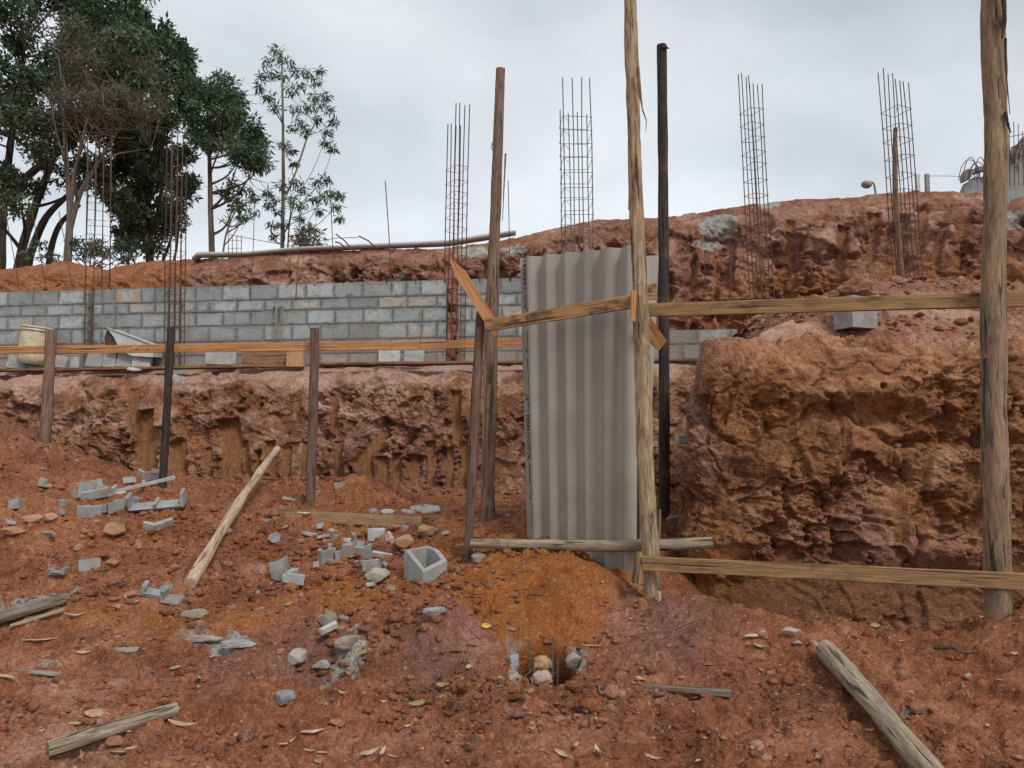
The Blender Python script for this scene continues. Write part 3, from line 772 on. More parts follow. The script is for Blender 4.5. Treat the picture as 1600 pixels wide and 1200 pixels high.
def place_ground(r, n):
    # rejection by a density that follows the loose, crumbly areas
    m = n * 5
    y = 2.6 * (9.0 / 2.6) ** r.uniform(0, 1, m); x = r.uniform(-1, 1, m) * (y * .8)
    d = .03 + .9 * sstep(-.05, .45, fbm(np.stack([x, y, 0 * x], 1) * 1.9, 4, 900)) + .25 * (y > 5) * (x < 0)
    trench = (x > 1.05) & (y > 5.0)
    keep = (r.uniform(0, 1, m) < d) & ~trench
    x, y = x[keep][:n], y[keep][:n]
    return x, y, ground_full(x, y)
clods('soil_clods', 'loose crumbs and clods of red clay strewn over the ground', 15000, place_ground,
      lambda r, n: np.clip(r.lognormal(-4.8, .6, n), .004, .05), M['ground'], 21)
def place_field(r, n):
    cs = [(-2.1, 6.0, .55, .45), (-1.5, 5.7, .4, .35), (-2.4, 6.5, .5, .3), (-1.75, 5.35, .35, .2), (-.9, 5.9, .4, .3), (-2.9, 6.4, .4, .5), (-.9, 4.75, .3, .2), (-.75, 5.4, .3, .2), (-.35, 5.0, .25, .3), (.1, 4.05, .5, .12)]
    c = np.array(cs)[r.integers(0, len(cs), n)]
    x = c[:, 0] + r.normal(0, 1, n) * c[:, 2]; y = c[:, 1] + r.normal(0, 1, n) * c[:, 3]
    k = (y > 3) & (y < 8.5); x, y = x[k], y[k]
    return x, y, ground_full(x, y)
clods('clay_rubble', 'lumps of broken red clay lying thick among the block pieces', 2100, place_field,
      lambda r, n: np.clip(r.lognormal(-3.95, .5, n), .008, .085), M['ground'], 22)
def place_top(r, n):
    pts = ETV[2:260:2, 4:560:2].reshape(-1, 3)
    p = pts[r.integers(0, len(pts), n)]
    return p[:, 0], p[:, 1], p[:, 2]
clods('loose_soil_crumbs', 'crumbs of loose red earth on top of the clay bank', 2600, place_top, lambda r, n: np.clip(r.lognormal(-4.2, .6, n), .006, .08), M['loose'], 23)
def place_foot(r, n):
    x = r.uniform(-6.5, 1.0, n); y = WALLY(x) - 1.0 - np.abs(r.normal(0, .3, n)) - .05
    return x, y, ground_full(x, y)
clods('crumbled_clay', 'crumbled clay fallen along the foot of the bank under the wall', 1800, place_foot, lambda r, n: np.clip(r.lognormal(-4.1, .55, n), .006, .08), M['cut'], 24)
# ================================================================== poles, posts, logs
def ppath(keys, n=26):
    """keys: (u, v, Y, width px) -> smooth centre line and radii"""
    pts = [P(u, v, Y) for (u, v, Y, w) in keys]; rad = [w * Y / F / 2 for (u, v, Y, w) in keys]
    ts = np.r_[0, np.cumsum([(pts[i + 1] - pts[i]).length for i in range(len(pts) - 1)])]
    t = np.linspace(0, ts[-1], n)
    xyz = np.stack([np.interp(t, ts, [p[k] for p in pts]) for k in range(3)], 1)
    r = np.interp(t, ts, rad)
    for it in range(3):
        xyz[1:-1] = .25 * xyz[:-2] + .5 * xyz[1:-1] + .25 * xyz[2:]
    return [Vector(q) for q in xyz], list(r)
SEED = [1]
def pole(name, label, cat, keys, mat, group=None, wob=.16, n=14, rings=46, oval=0.0):
    SEED[0] += 1
    pts, rad = ppath(keys, rings)
    m = MB(); m.tube(pts, rad, n, True, wob, SEED[0], oval)
    o = m.build(name, mat, None, True)
    return tag(o, label, cat, group), pts, rad
def strip_part(root, name, pts, w0, mat, seed=0, flat=.25):
    """a hanging ribbon of bark: flattened tapered tube"""
    m = MB(); n = len(pts); vs = []
    rad = [w0 * (1 - .75 * i / (n - 1)) for i in range(n)]
    m.tube(pts, rad, 6, True, .5, seed)
    return m.build(name, mat, root, False)

G_P = 'tall debarked poles of the shelter frame'
cpole, cpts, crad = pole('wooden_pole', 'tall pale debarked pole at the right edge of the corrugated sheet, with dark cracks', 'pole',
     [(983, -45, 5.12, 20), (985, 20, 5.1, 20), (989, 160, 5.08, 20), (994, 300, 5.06, 22), (1000, 440, 5.04, 25), (1005, 600, 5.02, 25), (1009, 750, 5.0, 25), (1017, 870, 5.0, 25), (1021, 975, 5.0, 24)], M['pole_pale'], G_P, .22, 16, 90)
for (pl, w) in [([(997, 105), (1001, 150), (1004, 172)], 3.0), ([(1004, 172), (1010, 188), (1009, 208)], 1.4), ([(983, 250), (984, 300), (982, 328)], 3.0), ([(1000, 400), (1005, 450), (1003, 520)], 3)]:
    strip_part(cpole, 'bark_strip', [P(u, v, 5.0) for u, v in pl], w * 5 / F, M['pole_dark'] if w < 3 else M['pole_brown'], int(pl[0][1]))
rpole, rpts, rrad = pole('wooden_pole', 'thickest pale pole, in front of the upper board by the right edge', 'pole',
     [(1551, -45, 4.35, 33), (1552, 60, 4.34, 34), (1557, 200, 4.32, 33), (1555, 330, 4.3, 33), (1552, 480, 4.3, 36), (1553, 640, 4.3, 36), (1557, 780, 4.3, 38), (1560, 900, 4.3, 38), (1562, 985, 4.3, 38)], M['pole_tan'], G_P, .14, 18, 90)
for (pl, w) in [([(1566, -30), (1569, 20), (1566, 60)], 6), ([(1570, -10), (1572, 30), (1570, 55)], 2), ([(1571, 60), (1572, 110), (1578, 178)], 2.2), ([(1571, 175), (1575, 195), (1580, 208)], 3), ([(1540, 560), (1538, 640), (1540, 700)], 3)]:
    strip_part(rpole, 'bark_strip', [P(u, v, 4.25) for u, v in pl], w * 4.3 / F, M['pole_dark'], int(pl[0][1]) + 3)
dpole, dpts, drad = pole('wooden_pole', 'straight blackened pole standing in the gap beside the clay bank', 'pole',
     [(1034, 71, 6.85, 16), (1036, 250, 6.84, 16), (1037, 450, 6.82, 17), (1038, 650, 6.8, 17), (1038, 800, 6.8, 17)], M['pole_dark'], G_P, .08, 14, 60)
strip_part(dpole, 'top_splinter', [P(1034, 74, 6.8), P(1041, 74, 6.8), P(1045, 76, 6.8)], 4 * 6.8 / F, M['pole_dark'], 5)
bpole, bpts, brad = pole('wooden_pole', 'brown flat-topped pole left of the corrugated sheet, split and frayed low down', 'pole',
     [(782, 108, 6.62, 15), (778, 220, 6.62, 16), (773, 360, 6.61, 18), (769, 480, 6.6, 21), (766, 620, 6.6, 21), (763, 740, 6.6, 20), (763, 835, 6.6, 20)], M['pole_brown'], G_P, .12, 14, 70)
for (pl, w) in [([(758, 560), (757, 640), (755, 720)], 3.5), ([(774, 560), (774, 650), (772, 700)], 2.5), ([(790, 240), (787, 300), (785, 345)], 1.6), ([(770, 222), (768, 230), (771, 240)], 1.2), ([(763, 600), (761, 680), (760, 770)], 4)]:
    strip_part(bpole, 'bark_strip', [P(u, v, 6.5) for u, v in pl], w * 6.5 / F, M['pole_tan'], int(pl[0][1]) + 9)
spost, _, _ = pole('wooden_post', 'short leaning brown post left of the corrugated sheet, carrying the slanted board', 'post',
     [(751, 488, 5.72, 15), (745, 600, 5.71, 15), (738, 740, 5.7, 16), (730, 900, 5.7, 15)], M['pole_redbrown'], None, .14, 12, 50)
G_S = 'short posts carrying the long orange board'
pole('wooden_post', 'short thick brown post on the pale mound at the left edge', 'post', [(80, 517, 7.68, 16), (76, 600, 7.68, 16), (68, 715, 7.68, 16)], M['pole_brown'], G_S, .16, 12, 40)
pole('wooden_post', 'slim dark leaning post in front of the leftmost-but-one rusty rebar column', 'post', [(267, 512, 7.5, 11), (263, 600, 7.5, 12), (254, 765, 7.5, 12)], M['pole_dark'], G_S, .12, 12, 40)
pole('wooden_post', 'red brown post in the middle of the long orange board', 'post', [(492, 513, 7.32, 14), (490, 620, 7.32, 15), (484, 805, 7.32, 15)], M['pole_redbrown'], G_S, .12, 12, 40)

def on_ground(u, v, lift):
    h = hit(u, v); return h + Vector((0, 0, lift))
# leaning and lying logs
a = hit(297, 920); top = P(433, 707, 8.62)
m = MB(); n = 40
m.tube([a.lerp(top, i / (n - 1)) + Vector((0, 0, .03 + .05 * math.sin(i / n * 3.1))) for i in range(n)], [.042 - .004 * i / n + .004 * math.sin(i * .5) for i in range(n)], 14, True, .1, 31)
tag(m.build('round_log', M['log_pink'], None, True), 'long pale debarked log leaning against the bank under the wall', 'log')
lp, _, _ = pole('round_log', 'horizontal peeled log across the bottom of the corrugated sheet', 'log', [(736, 849, 5.58, 15), (840, 851, 5.5, 16), (960, 853, 5.2, 18), (1040, 851, 5.12, 18), (1113, 848, 5.08, 19)], M['log_grey'], None, .12, 14, 50)
def lying(label, u0, v0, u1, v1, r, mat, wob=.15, sink=.15, name='round_log', rings=40, n=16, cat='log', bow=0.0, h0=None, h1=None):
    SEED[0] += 1
    a = h0 or hit(u0, v0); b = h1 or hit(u1, v1)
    L = []
    for i in range(rings):
        t = i / (rings - 1); p = a.lerp(b, t); L.append(p)
    gz = ground_full(np.array([p.x for p in L]), np.array([p.y for p in L]))
    # rest on the two highest points under it
    up = max(0, float(np.quantile(gz - np.array([p.z for p in L]), .8)))
    pts = [p + Vector((0, 0, up + r * (1 - sink) + bow * math.sin(3.14 * i / (rings - 1)))) for i, p in enumerate(L)]
    m = MB(); m.tube(pts, [r * (1.0 - .1 * i / rings) for i in range(rings)], n, True, wob, SEED[0])
    o = m.build(name, mat, None, True)
    return tag(o, label, cat), pts
lying('dark weathered log with a pale cut end lying at the left edge', -60, 998, 100, 948, .040, M['log_dark'], .2)
lying('short fat weathered log lying in the bottom left corner', 74, 1188, 276, 1118, .036, M['log_grey'], .2)
o, pts = lying('cracked weathered log running out of the picture at the bottom right', 1290, 1030, 1480, 1250, .056, M['log_grey'], .18, .2, rings=50)
m = MB(); e = pts[0]; d = (pts[0] - pts[1]).normalized()
m.tube([e + Vector((-.03, 0, .01)) - d * .1, e + Vector((-.035, 0, .012)) + d * .03, e + Vector((-.037, 0, .01)) + d * .075], [.016, .012, .004], 7, True, .3, 4)
m.build('torn_splinter', M['log_pink'], o, False)
lying('narrow pale stick lying below the dark log at the left edge', 15, 990, 100, 962, .013, M['log_grey'], .3, .1, 'stick', 24, 8, 'stick')

# ================================================================== boards
def board(name, label, u0, v0, Y0, u1, v1, Y1, hpx0, thick, mat, cat='board', group=None, hpx1=None, twist=0.0, seed=None, jit=.03, bev=.003, build=True, up=(0, 0, 1)):
    SEED[0] += 1
    a, b = P(u0, v0, Y0), P(u1, v1, Y1)
    h = (hpx0 * Y0 + (hpx1 or hpx0) * Y1) / 2 / F
    ax = (b - a) / 2; d = ax.normalized(); up = Vector(up); az = (up - d * up.dot(d)).normalized(); ay = d.cross(az)
    if twist:
        R = Matrix.Rotation(twist, 3, d); az = R @ az; ay = R @ ay
    m = MB(); m.box((a + b) / 2, ax, ay * thick / 2, az * h / 2, bev, seed or SEED[0], 14, jit)
    o = m.build(name, mat, None, False)
    return tag(o, label, cat, group)
def nails(o, lst, Y):
    for (u, v) in lst:
        m = MB(); c = P(u, v, Y); m.tube([c + Vector((0, .02, 0)), c, c + Vector((0, -.004, 0))], [.0045, .0045, .006], 8, True)
        m.build('nail', M['nail'], o, False)
GB = 'boards of the long orange rail'
yb = lambda u: 7.88 - .68 * u / 800 - .02
b1 = board('rail_board', 'left piece of the long orange rail, behind the post on the mound', -120, 549, yb(-120), 212, 545, yb(212), 12.5, .022, M['board_orange'], group=GB)
b2 = board('rail_board', 'middle piece of the long orange rail, crossing the red brown post', 206, 545, yb(206) - .024, 655, 540, yb(655) - .024, 13, .022, M['board_orange'], group=GB)
b3 = board('rail_board', 'right piece of the long orange rail, ending behind the corrugated sheet', 656, 540, yb(656) + .002, 830, 534.5, yb(830), 13, .022, M['board_orange'], group=GB)
nails(b2, [(213, 546), (230, 546), (246, 546), (600, 540), (643, 539)], yb(300) - .04)
ub = board('rail_board', 'long tan board high in front of the clay bank, behind the right pole', 1012, 484.5, 5.1, 1720, 464, 4.18, 20, .022, M['board_tan'], hpx1=26)
lb = board('rail_board', 'long tan board low in front of the clay bank, nailed to the sheet-side pole', 1003, 880.5, 4.92, 1720, 914, 4.08, 22, .022, M['board_tan'], hpx1=26)
nails(lb, [(1014, 881)], 4.9); nails(lb, [(1560, 906), (1572, 906)], 4.26)
sb = board('slanted_board', 'dark-stained board nailed slantwise across the front of the corrugated sheet', 758, 509, 5.62, 990, 471, 4.93, 17, .022, M['board_dark'], hpx1=24)
m = MB(); a = P(990, 454, 4.9); b = P(989, 503, 4.9)
m.box((a + b) / 2, (b - a) / 2, Vector((.018, .004, 0)), Vector((0, .012, 0)), .002, 61, 3, .03); tag(m.build('wood_cleat', M['board_orange'], None), 'small upright wooden cleat at the right end of the slanted board', 'cleat')
def spike(name, label, pts, w, th, mat, cat):
    """sawn plank with slanted, pointed ends: outline from (point, half width) pairs"""
    SEED[0] += 1
    pts = [Vector(p) for p in pts]; d = (pts[-1] - pts[0]).normalized(); nrm = Vector((0, -1, 0)); nrm = (nrm - d * nrm.dot(d)).normalized(); side = d.cross(nrm)
    m = MB(); vs = []; ws = []
    L = (pts[-1] - pts[0]).length
    out = [(0, -.1), (.0, .25), (.16, 1), (.5, .96), (.86, 1), (1.0, .8), (.97, -1), (.5, -.95), (.2, -1)]
    for sg in (-1, 1):
        for (t, s) in out:
            p = pts[0].lerp(pts[-1], t) + side * s * w / 2 + nrm * sg * th / 2
            vs.append(p); ws.append((s * w / 2 + SEED[0] * 2.1, sg * th / 2, t * L))
    k = len(out)
    fs = [tuple(range(k)), tuple(range(2 * k - 1, k - 1, -1))] + [(i, (i + 1) % k, k + (i + 1) % k, k + i) for i in range(k)]
    m.add(vs, fs, ws); return tag(m.build(name, mat, None), label, cat)
spike('diagonal_brace', 'sawn plank with pointed ends propped diagonally on top of the short leaning post', [P(705, 405, 5.6), P(779, 522, 5.66)], .085, .02, M['board_orange'], 'brace')
spike('diagonal_brace', 'short orange plank end sticking out between the two poles right of the corrugated sheet', [P(1000, 492, 5.3), P(1034, 541, 5.5)], .1, .022, M['board_orange'], 'brace')
m = MB(); a, b = P(1008, 457, 5.3), P(1026, 455, 5.34)
m.box((a + b) / 2, (b - a) / 2, Vector((0, .012, 0)), Vector((0, 0, .055)), .002, 65, 3, .04); tag(m.build('board_offcut', M['board_dark'], None), 'dark board end behind the top of the sheet-side pole, below the second sheet', 'board')
spike('wooden_stake', 'small split wedge leaning at the foot of the sheet-side pole', [P(1001, 862, 4.95), P(993, 912, 4.9)], .06, .02, M['board_tan'], 'stake')
m = MB(); m.tube([P(1031, 796, 5.25), P(1030, 840, 5.25), P(1029, 872, 5.25), P(1028, 960, 5.22)], [.009, .01, .011, .01], 7, True, .2, 8); tag(m.build('thin_stick', M['pole_brown'], None, True), 'thin upright stick just right of the sheet-side pole', 'stick')
m = MB(); m.tube([P(1030, 924, 4.9), P(1031, 945, 4.9), P(1033, 968, 4.92)], [.012, .012, .003], 6, True, .3, 9); tag(m.build('wood_splinter', M['log_pink'], None), 'bright torn splinter at the foot of the sheet-side pole', 'splinter')
a, b = hit(436, 800) + Vector((0, 0, -.03)), hit(658, 826) + Vector((0, .03, .04))
m = MB(); ax = (b - a) / 2; dn = ax.normalized(); zz = Vector((0, .25, 1)); zz = (zz - dn * zz.dot(dn)).normalized()
m.box((a + b) / 2, ax, dn.cross(zz) * .0125, zz * .05, .003, 33, 14, .03); tag(m.build('half_buried_board', M['board_mid'], None), 'brown board half buried in the slope under the red brown post', 'board')
# a thin flat lath lying in front of the hole
a, b = hit(948, 1076), hit(1143, 1092)
m = MB(); ax = (b - a) / 2
vs = []; ws = []; L = ax.length * 2; d = ax.normalized(); sd = Vector((-d.y, d.x, 0))
for (t, w, zz) in [(0, .006, .012), (.2, .013, .02), (.5, .018, .024), (.8, .022, .024), (1, .024, .022)]:
    c = a.lerp(b, t) + Vector((0, 0, zz))
    for (s, h) in ((-1, -.012), (1, -.012), (1, .014), (-1, .014)):
        vs.append(c + sd * s * w + Vector((0, 0, h * (.5 + .5 * t)))); ws.append((s * w, h + 7, t * L))
fs = [(i * 4 + k, i * 4 + (k + 1) % 4, i * 4 + 4 + (k + 1) % 4, i * 4 + 4 + k) for i in range(4) for k in range(4)] + [(3, 2, 1, 0), (16, 17, 18, 19)]
m.add(vs, fs, ws); tag(m.build('wooden_lath', M['log_dark'], None), 'thin grey tapering lath lying on the earth in front of the hole', 'lath')

# ================================================================== corrugated sheet
def corrugated(name, label, L0, R0, L1, R1, waves, mat, th=.006, depth=.032, nw=200, nh=24, phase=0.0, flip=1):
    """bottom left/right, top left/right corners; closed shell of real thickness"""
    L0, R0, L1, R1 = map(Vector, (L0, R0, L1, R1))
    nrm = (R0 - L0).cross(L1 - L0).normalized() * flip
    def S(a, h, off):
        base = (L0.lerp(R0, a)).lerp(L1.lerp(R1, a), h)
        return base + nrm * (depth * math.cos(2 * math.pi * (a * waves + phase)) + off)
    m = MB(); vs = []
    for off in (th / 2, -th / 2):
        for j in range(nh + 1):
            for i in range(nw + 1):
                vs.append(S(i / nw, j / nh, off))
    N = (nw + 1) * (nh + 1); fs = []
    for j in range(nh):
        for i in range(nw):
            q = [j * (nw + 1) + i, j * (nw + 1) + i + 1, (j + 1) * (nw + 1) + i + 1, (j + 1) * (nw + 1) + i]
            fs.append(tuple(q)); fs.append(tuple(N + x for x in q[::-1]))
    rim = [i for i in range(nw + 1)] + [j * (nw + 1) + nw for j in range(1, nh + 1)] + [nh * (nw + 1) + i for i in range(nw - 1, -1, -1)] + [j * (nw + 1) for j in range(nh - 1, 0, -1)]
    b = len(vs); k = len(rim)
    vs += [vs[i] for i in rim] + [vs[N + i] for i in rim]
    fs += [(b + i, b + (i + 1) % k, b + k + (i + 1) % k, b + k + i) for i in range(k)]
    m.add(vs, fs); o = m.build(name, mat, None, True)
    return tag(o, label, 'roofing sheet', 'corrugated fibre cement sheets of the shelter'), S
t = NT('fibre_cement'); p = t.obj()
n1 = t.noise(p, 3, 6, .6); n2 = t.noise(t.vmul(p, (60, 60, 6)), 1, 5, .7); n3 = t.noise(p, 260, 3, .7)
c = t.mix(t.ramp(t.math('ADD', t.math('MULTIPLY', n1, .8), t.math('MULTIPLY', n2, .2)), [(.36, 0.0), (.64, 1.0)]), (.315, .288, .25), (.37, .34, .3))
c = t.mix(1.0, c, t.ramp(n3, [(.3, .85), (.7, 1.12)]), 'MULTIPLY')
zz = t.n('ShaderNodeSeparateXYZ'); t.l(p, zz.inputs[0])
low = t.ramp(t.math('ADD', zz.outputs[2], t.math('MULTIPLY', t.math('SUBTRACT', n1, .5), 1.2)), [(.05, 1.0), (.75, 0.0)])
c = t.mix(t.math('MULTIPLY', low, .4), c, (.29, .2, .14))           # splashed mud near the foot
drip = t.ramp(t.noise(t.vmul(p, (30, 30, 1.2)), 1, 4, .6), [(.6, 0.0), (.75, 1.0)])
c = t.mix(t.math('MULTIPLY', drip, .12), c, (.33, .26, .2))
t.bump(t.math('ADD', n3, n2), .12, .003)
M['fibre'] = t.done(c, .75)
BL, BR = P(823, 872, 5.92), P(992, 893, 5.2); TL, TR = P(811, 403, 5.98), P(996, 383, 5.24)
sheet1, S1 = corrugated('corrugated_sheet', 'large grey corrugated sheet standing upright between the poles, with black print down its left edge', BL, BR, TL, TR, 6.0, M['fibre'], phase=.32, flip=1)
corrugated('corrugated_sheet', 'second corrugated sheet set edge-on behind the sheet-side pole, only a strip showing', P(994, 860, 5.28), P(1003, 845, 6.2), P(1000, 402, 5.3), P(1023, 399, 6.2), 5.0, M['fibre'], phase=.1, nw=140)

def print_text(body, h0, h1, a_lo, a_hi):
    """black stencilled print running up the left edge of the sheet, laid 1 mm proud of it"""
    cu = bpy.data.curves.new('print', 'FONT'); cu.body = body; cu.size = 1; cu.resolution_u = 2
    tmp = bpy.data.objects.new('print', cu); COL.objects.link(tmp)
    dg = bpy.context.evaluated_depsgraph_get(); me = bpy.data.meshes.new_from_object(tmp.evaluated_get(dg))
    bpy.data.objects.remove(tmp); bpy.data.curves.remove(cu)
    vs = np.array([v.co[:] for v in me.vertices]); fs = [tuple(p.vertices) for p in me.polygons]; bpy.data.meshes.remove(me)
    x0, x1 = vs[:, 0].min(), vs[:, 0].max(); y0, y1 = vs[:, 1].min(), max(vs[:, 1].max(), vs[:, 1].min() + .05)
    m = MB(); m.add([S1(a_hi + (a_lo - a_hi) * (v[1] - y0) / (y1 - y0), h0 + (h1 - h0) * (v[0] - x0) / (x1 - x0), .0042) for v in vs], fs)
    return m.build('printed_text', M['ink'], sheet1)
hh = lambda v: (872 - v) / (872 - 403)
print_text('3N5sB060624 INFIBRA 5 mm NT', hh(722), hh(619), .012, .055)
print_text('3N5sB060624 INFIBRA 5', hh(505), hh(405), .012, .055)
def thin_line(h0, h1, a0, a1, dash=0):
    m = MB(); n = 24 if dash else 1
    for i in range(n):
        s0 = h0 + (h1 - h0) * i / n; s1 = h0 + (h1 - h0) * (i + (.72 if dash else 1)) / n
        m.add([S1(a0, s0, .0042), S1(a1, s0, .0042), S1(a1, s1, .0042), S1(a0, s1, .0042)], [(0, 1, 2, 3)])
    return m.build('printed_line', M['ink'], sheet1)
thin_line(hh(760), hh(726), .022, .032, 1); thin_line(hh(748), hh(726), .042, .052, 1); thin_line(hh(774), hh(762), .036, .046, 1)
thin_line(hh(617), hh(590), .034, .04); thin_line(hh(586), hh(562), .03, .042, 1); thin_line(hh(545), hh(520), .034, .044, 1); thin_line(hh(830), hh(786), .034, .04, 1)
for v in (551, 779):
    m = MB(); n = 20; c0 = hh(v)
    for i in range(n):
        q = []
        for (r, k) in ((1, i), (1, i + 1), (.6, i + 1), (.6, i)):
            th = 2 * math.pi * k / n; q.append(S1(.04 + .019 * r * math.cos(th), c0 + .0085 * r * math.sin(th), .0042))
        m.add(q, [(0, 1, 2, 3)])
    m.build('printed_mark', M['ink'], sheet1)

# ================================================================== block walls
ROWS = [.215, .155, .2, .215, .19, .165]
t = NT('wall_blocks'); p = t.obj(); z = t.sep(t.attr('blk'))
n1 = t.noise(p, 5, 6, .65); n2 = t.noise(p, 60, 5, .7)
bc = t.mix(z[0], (.24, .255, .255), (.42, .445, .445))
wet = t.ramp(t.math('ADD', z[1], t.math('MULTIPLY', t.math('SUBTRACT', n1, .5), 2.4)), [(.25, 1.0), (.8, 0.0)])
bc = t.mix(t.math('MULTIPLY', wet, .7), bc, (.17, .18, .175))
tanb = t.math('MULTIPLY', t.math('GREATER_THAN', z[0], .94), t.ramp(n1, [(.4, 0.0), (.6, .8)]))
bc = t.mix(tanb, bc, (.36, .26, .16))
bc = t.mix(1.0, bc, t.ramp(n2, [(.3, .82), (.7, 1.15)]), 'MULTIPLY')
mort = t.ramp(n1, [(.35, (.1, .105, .1)), (.65, (.19, .195, .187))])
c = t.mix(t.math('MULTIPLY', z[2], t.ramp(t.noise(p, 16, 6, .7), [(.3, .35), (.5, 1.0)])), mort, bc)
c = t.mix(t.math('MULTIPLY', t.ramp(t.noise(t.vmul(p, (2.2, 2.2, 1.2)), 1, 7, .65), [(.5, 0.0), (.68, 1.0)]), .5), c, (.15, .145, .13))
zs = t.n('ShaderNodeSeparateXYZ'); t.l(p, zs.inputs[0])
c = t.mix(t.math('MULTIPLY', t.ramp(t.math('ADD', zs.outputs[2], t.math('MULTIPLY', n1, -.5)), [(-.25, 1.0), (.25, 0.0)]), .45), c, (.27, .17, .12))
t.bump(t.math('ADD', n2, t.noise(p, 190, 3, .7)), .4, .006)
M['wall'] = t.done(c, .92)
def block_wall(label, x0, x1, zb, rows, r0=0, stag=0.0, res=.011, thick=.14, yoff=0.0, name='block_wall', notch=True):
    ztop = zb + sum(rows); nx = max(8, int((x1 - x0) / res)); nz = max(8, int((ztop - zb) / res))
    xs = np.linspace(x0, x1, nx); zs = np.linspace(zb, ztop, nz); X, Z = np.meshgrid(xs, zs); x, zz = X.ravel(), Z.ravel()
    p = np.stack([x, 0 * x, zz], 1)
    wob = .006 * noise(p * 7, 811) + .004 * noise(p * 23, 812)
    h = ztop - zz + wob; row = np.zeros(len(x), int); top = np.zeros(len(x)); acc = 0; rh = np.zeros(len(x))
    for i, r in enumerate(rows):
        k = h >= acc; row[k] = i; top[k] = acc; rh[k] = r; acc += r
    # every bond is a little uneven
    xx = x + wob + stag + np.where(row % 2, .2, 0) + .03 * hf(row, 0 * row, 0 * row, 9)
    col = np.floor(xx / .4).astype(int); fx = xx / .4 - col
    half = hf(col, row + r0, 0 * row, 3) > .9
    fx2 = np.where(half, (fx * 2) % 1, fx); bw = np.where(half, .2, .4)
    e = np.minimum(np.minimum(fx2, 1 - fx2) * bw, np.minimum(h - top, rh - (h - top)))
    jw = .007 + .006 * hf(col, row + 7, 0 * row, 5)
    e = e + .004 * noise(p * 40, 813)
    blk = sstep(jw - .003, jw + .004, e)
    hb = hf(col * 2 + (half & (fx > .5)), row + r0, 0 * row, 4)
    d = .010 * blk + .004 * (hb - .5) * blk + .0025 * fbm(p * 30, 3, 814) + .006 * (1 - blk) * fbm(p * 14, 3, 815)
    y = WALLY(x) + yoff - d
    V = np.stack([x, y, zz], 1)
    if notch:      # small breaks in the top edge
        nt = (np.abs(((x + stag) / .2) % 1 - .5) < .05) & (h < .05) & (hf(np.floor((x + stag) / .2).astype(int), 0 * row, 0 * row, 8) > .35)
        V[nt, 1] += .07; V[nt, 2] -= .03
    cen = np.clip(e / .06, 0, 1)
    att = np.stack([hb, cen, blk, np.ones_like(x)], 1)
    Q = grid_quads(nz, nx)
    # back and edges
    rim = np.r_[np.arange(nx), np.arange(1, nz) * nx + nx - 1, (nz - 1) * nx + np.arange(nx - 2, -1, -1), np.arange(nz - 2, 0, -1) * nx]
    front = V[rim].copy(); backv = V[rim].copy(); backv[:, 1] += thick
    b = len(V); k = len(rim); V = np.concatenate([V, front, backv])
    ar = np.tile([.35, .5, .9, 1], (2 * k, 1)); att = np.concatenate([att, ar])
    i = np.arange(k); j = (i + 1) % k
    Q = np.concatenate([Q, np.stack([b + j, b + i, b + k + i, b + k + j], 1)])
    org = np.array([(x0 + x1) / 2, WALLY((x0 + x1) / 2) + yoff, zb])
    o = big_mesh(name, V - org, Q, M['wall'], True, {'blk': att}); o.location = org
    me = o.data
    fl = np.ones(len(me.polygons), bool); fl[-k:] = False; me.polygons.foreach_set('use_smooth', fl)
    ORG[o.name] = Vector(org)
    return tag(o, label, 'wall', 'grey concrete block walls on the terrace')
XW = lambda u: (lambda f: f)(10.02 * (u - 800) / F / (1 + .134 * (u - 800) / F))
ZB = 2.475
block_wall('grey block wall at the far left, with the cream bucket in front of it', -10.5, XW(131), ZB, ROWS, 0, .07)
block_wall('longest grey block wall, with sandy-coloured blocks in its middle courses', XW(141), XW(696), ZB, ROWS, 10, .0)
block_wall('short grey block wall between the rebar column and the corrugated sheet', XW(716), XW(990), ZB, ROWS, 20, .13)
block_wall('low plastered block wall seen in the gap right of the corrugated sheet', XW(1000), XW(1150), ZB, [.19, .2], 30, .05, notch=False, yoff=-.12)
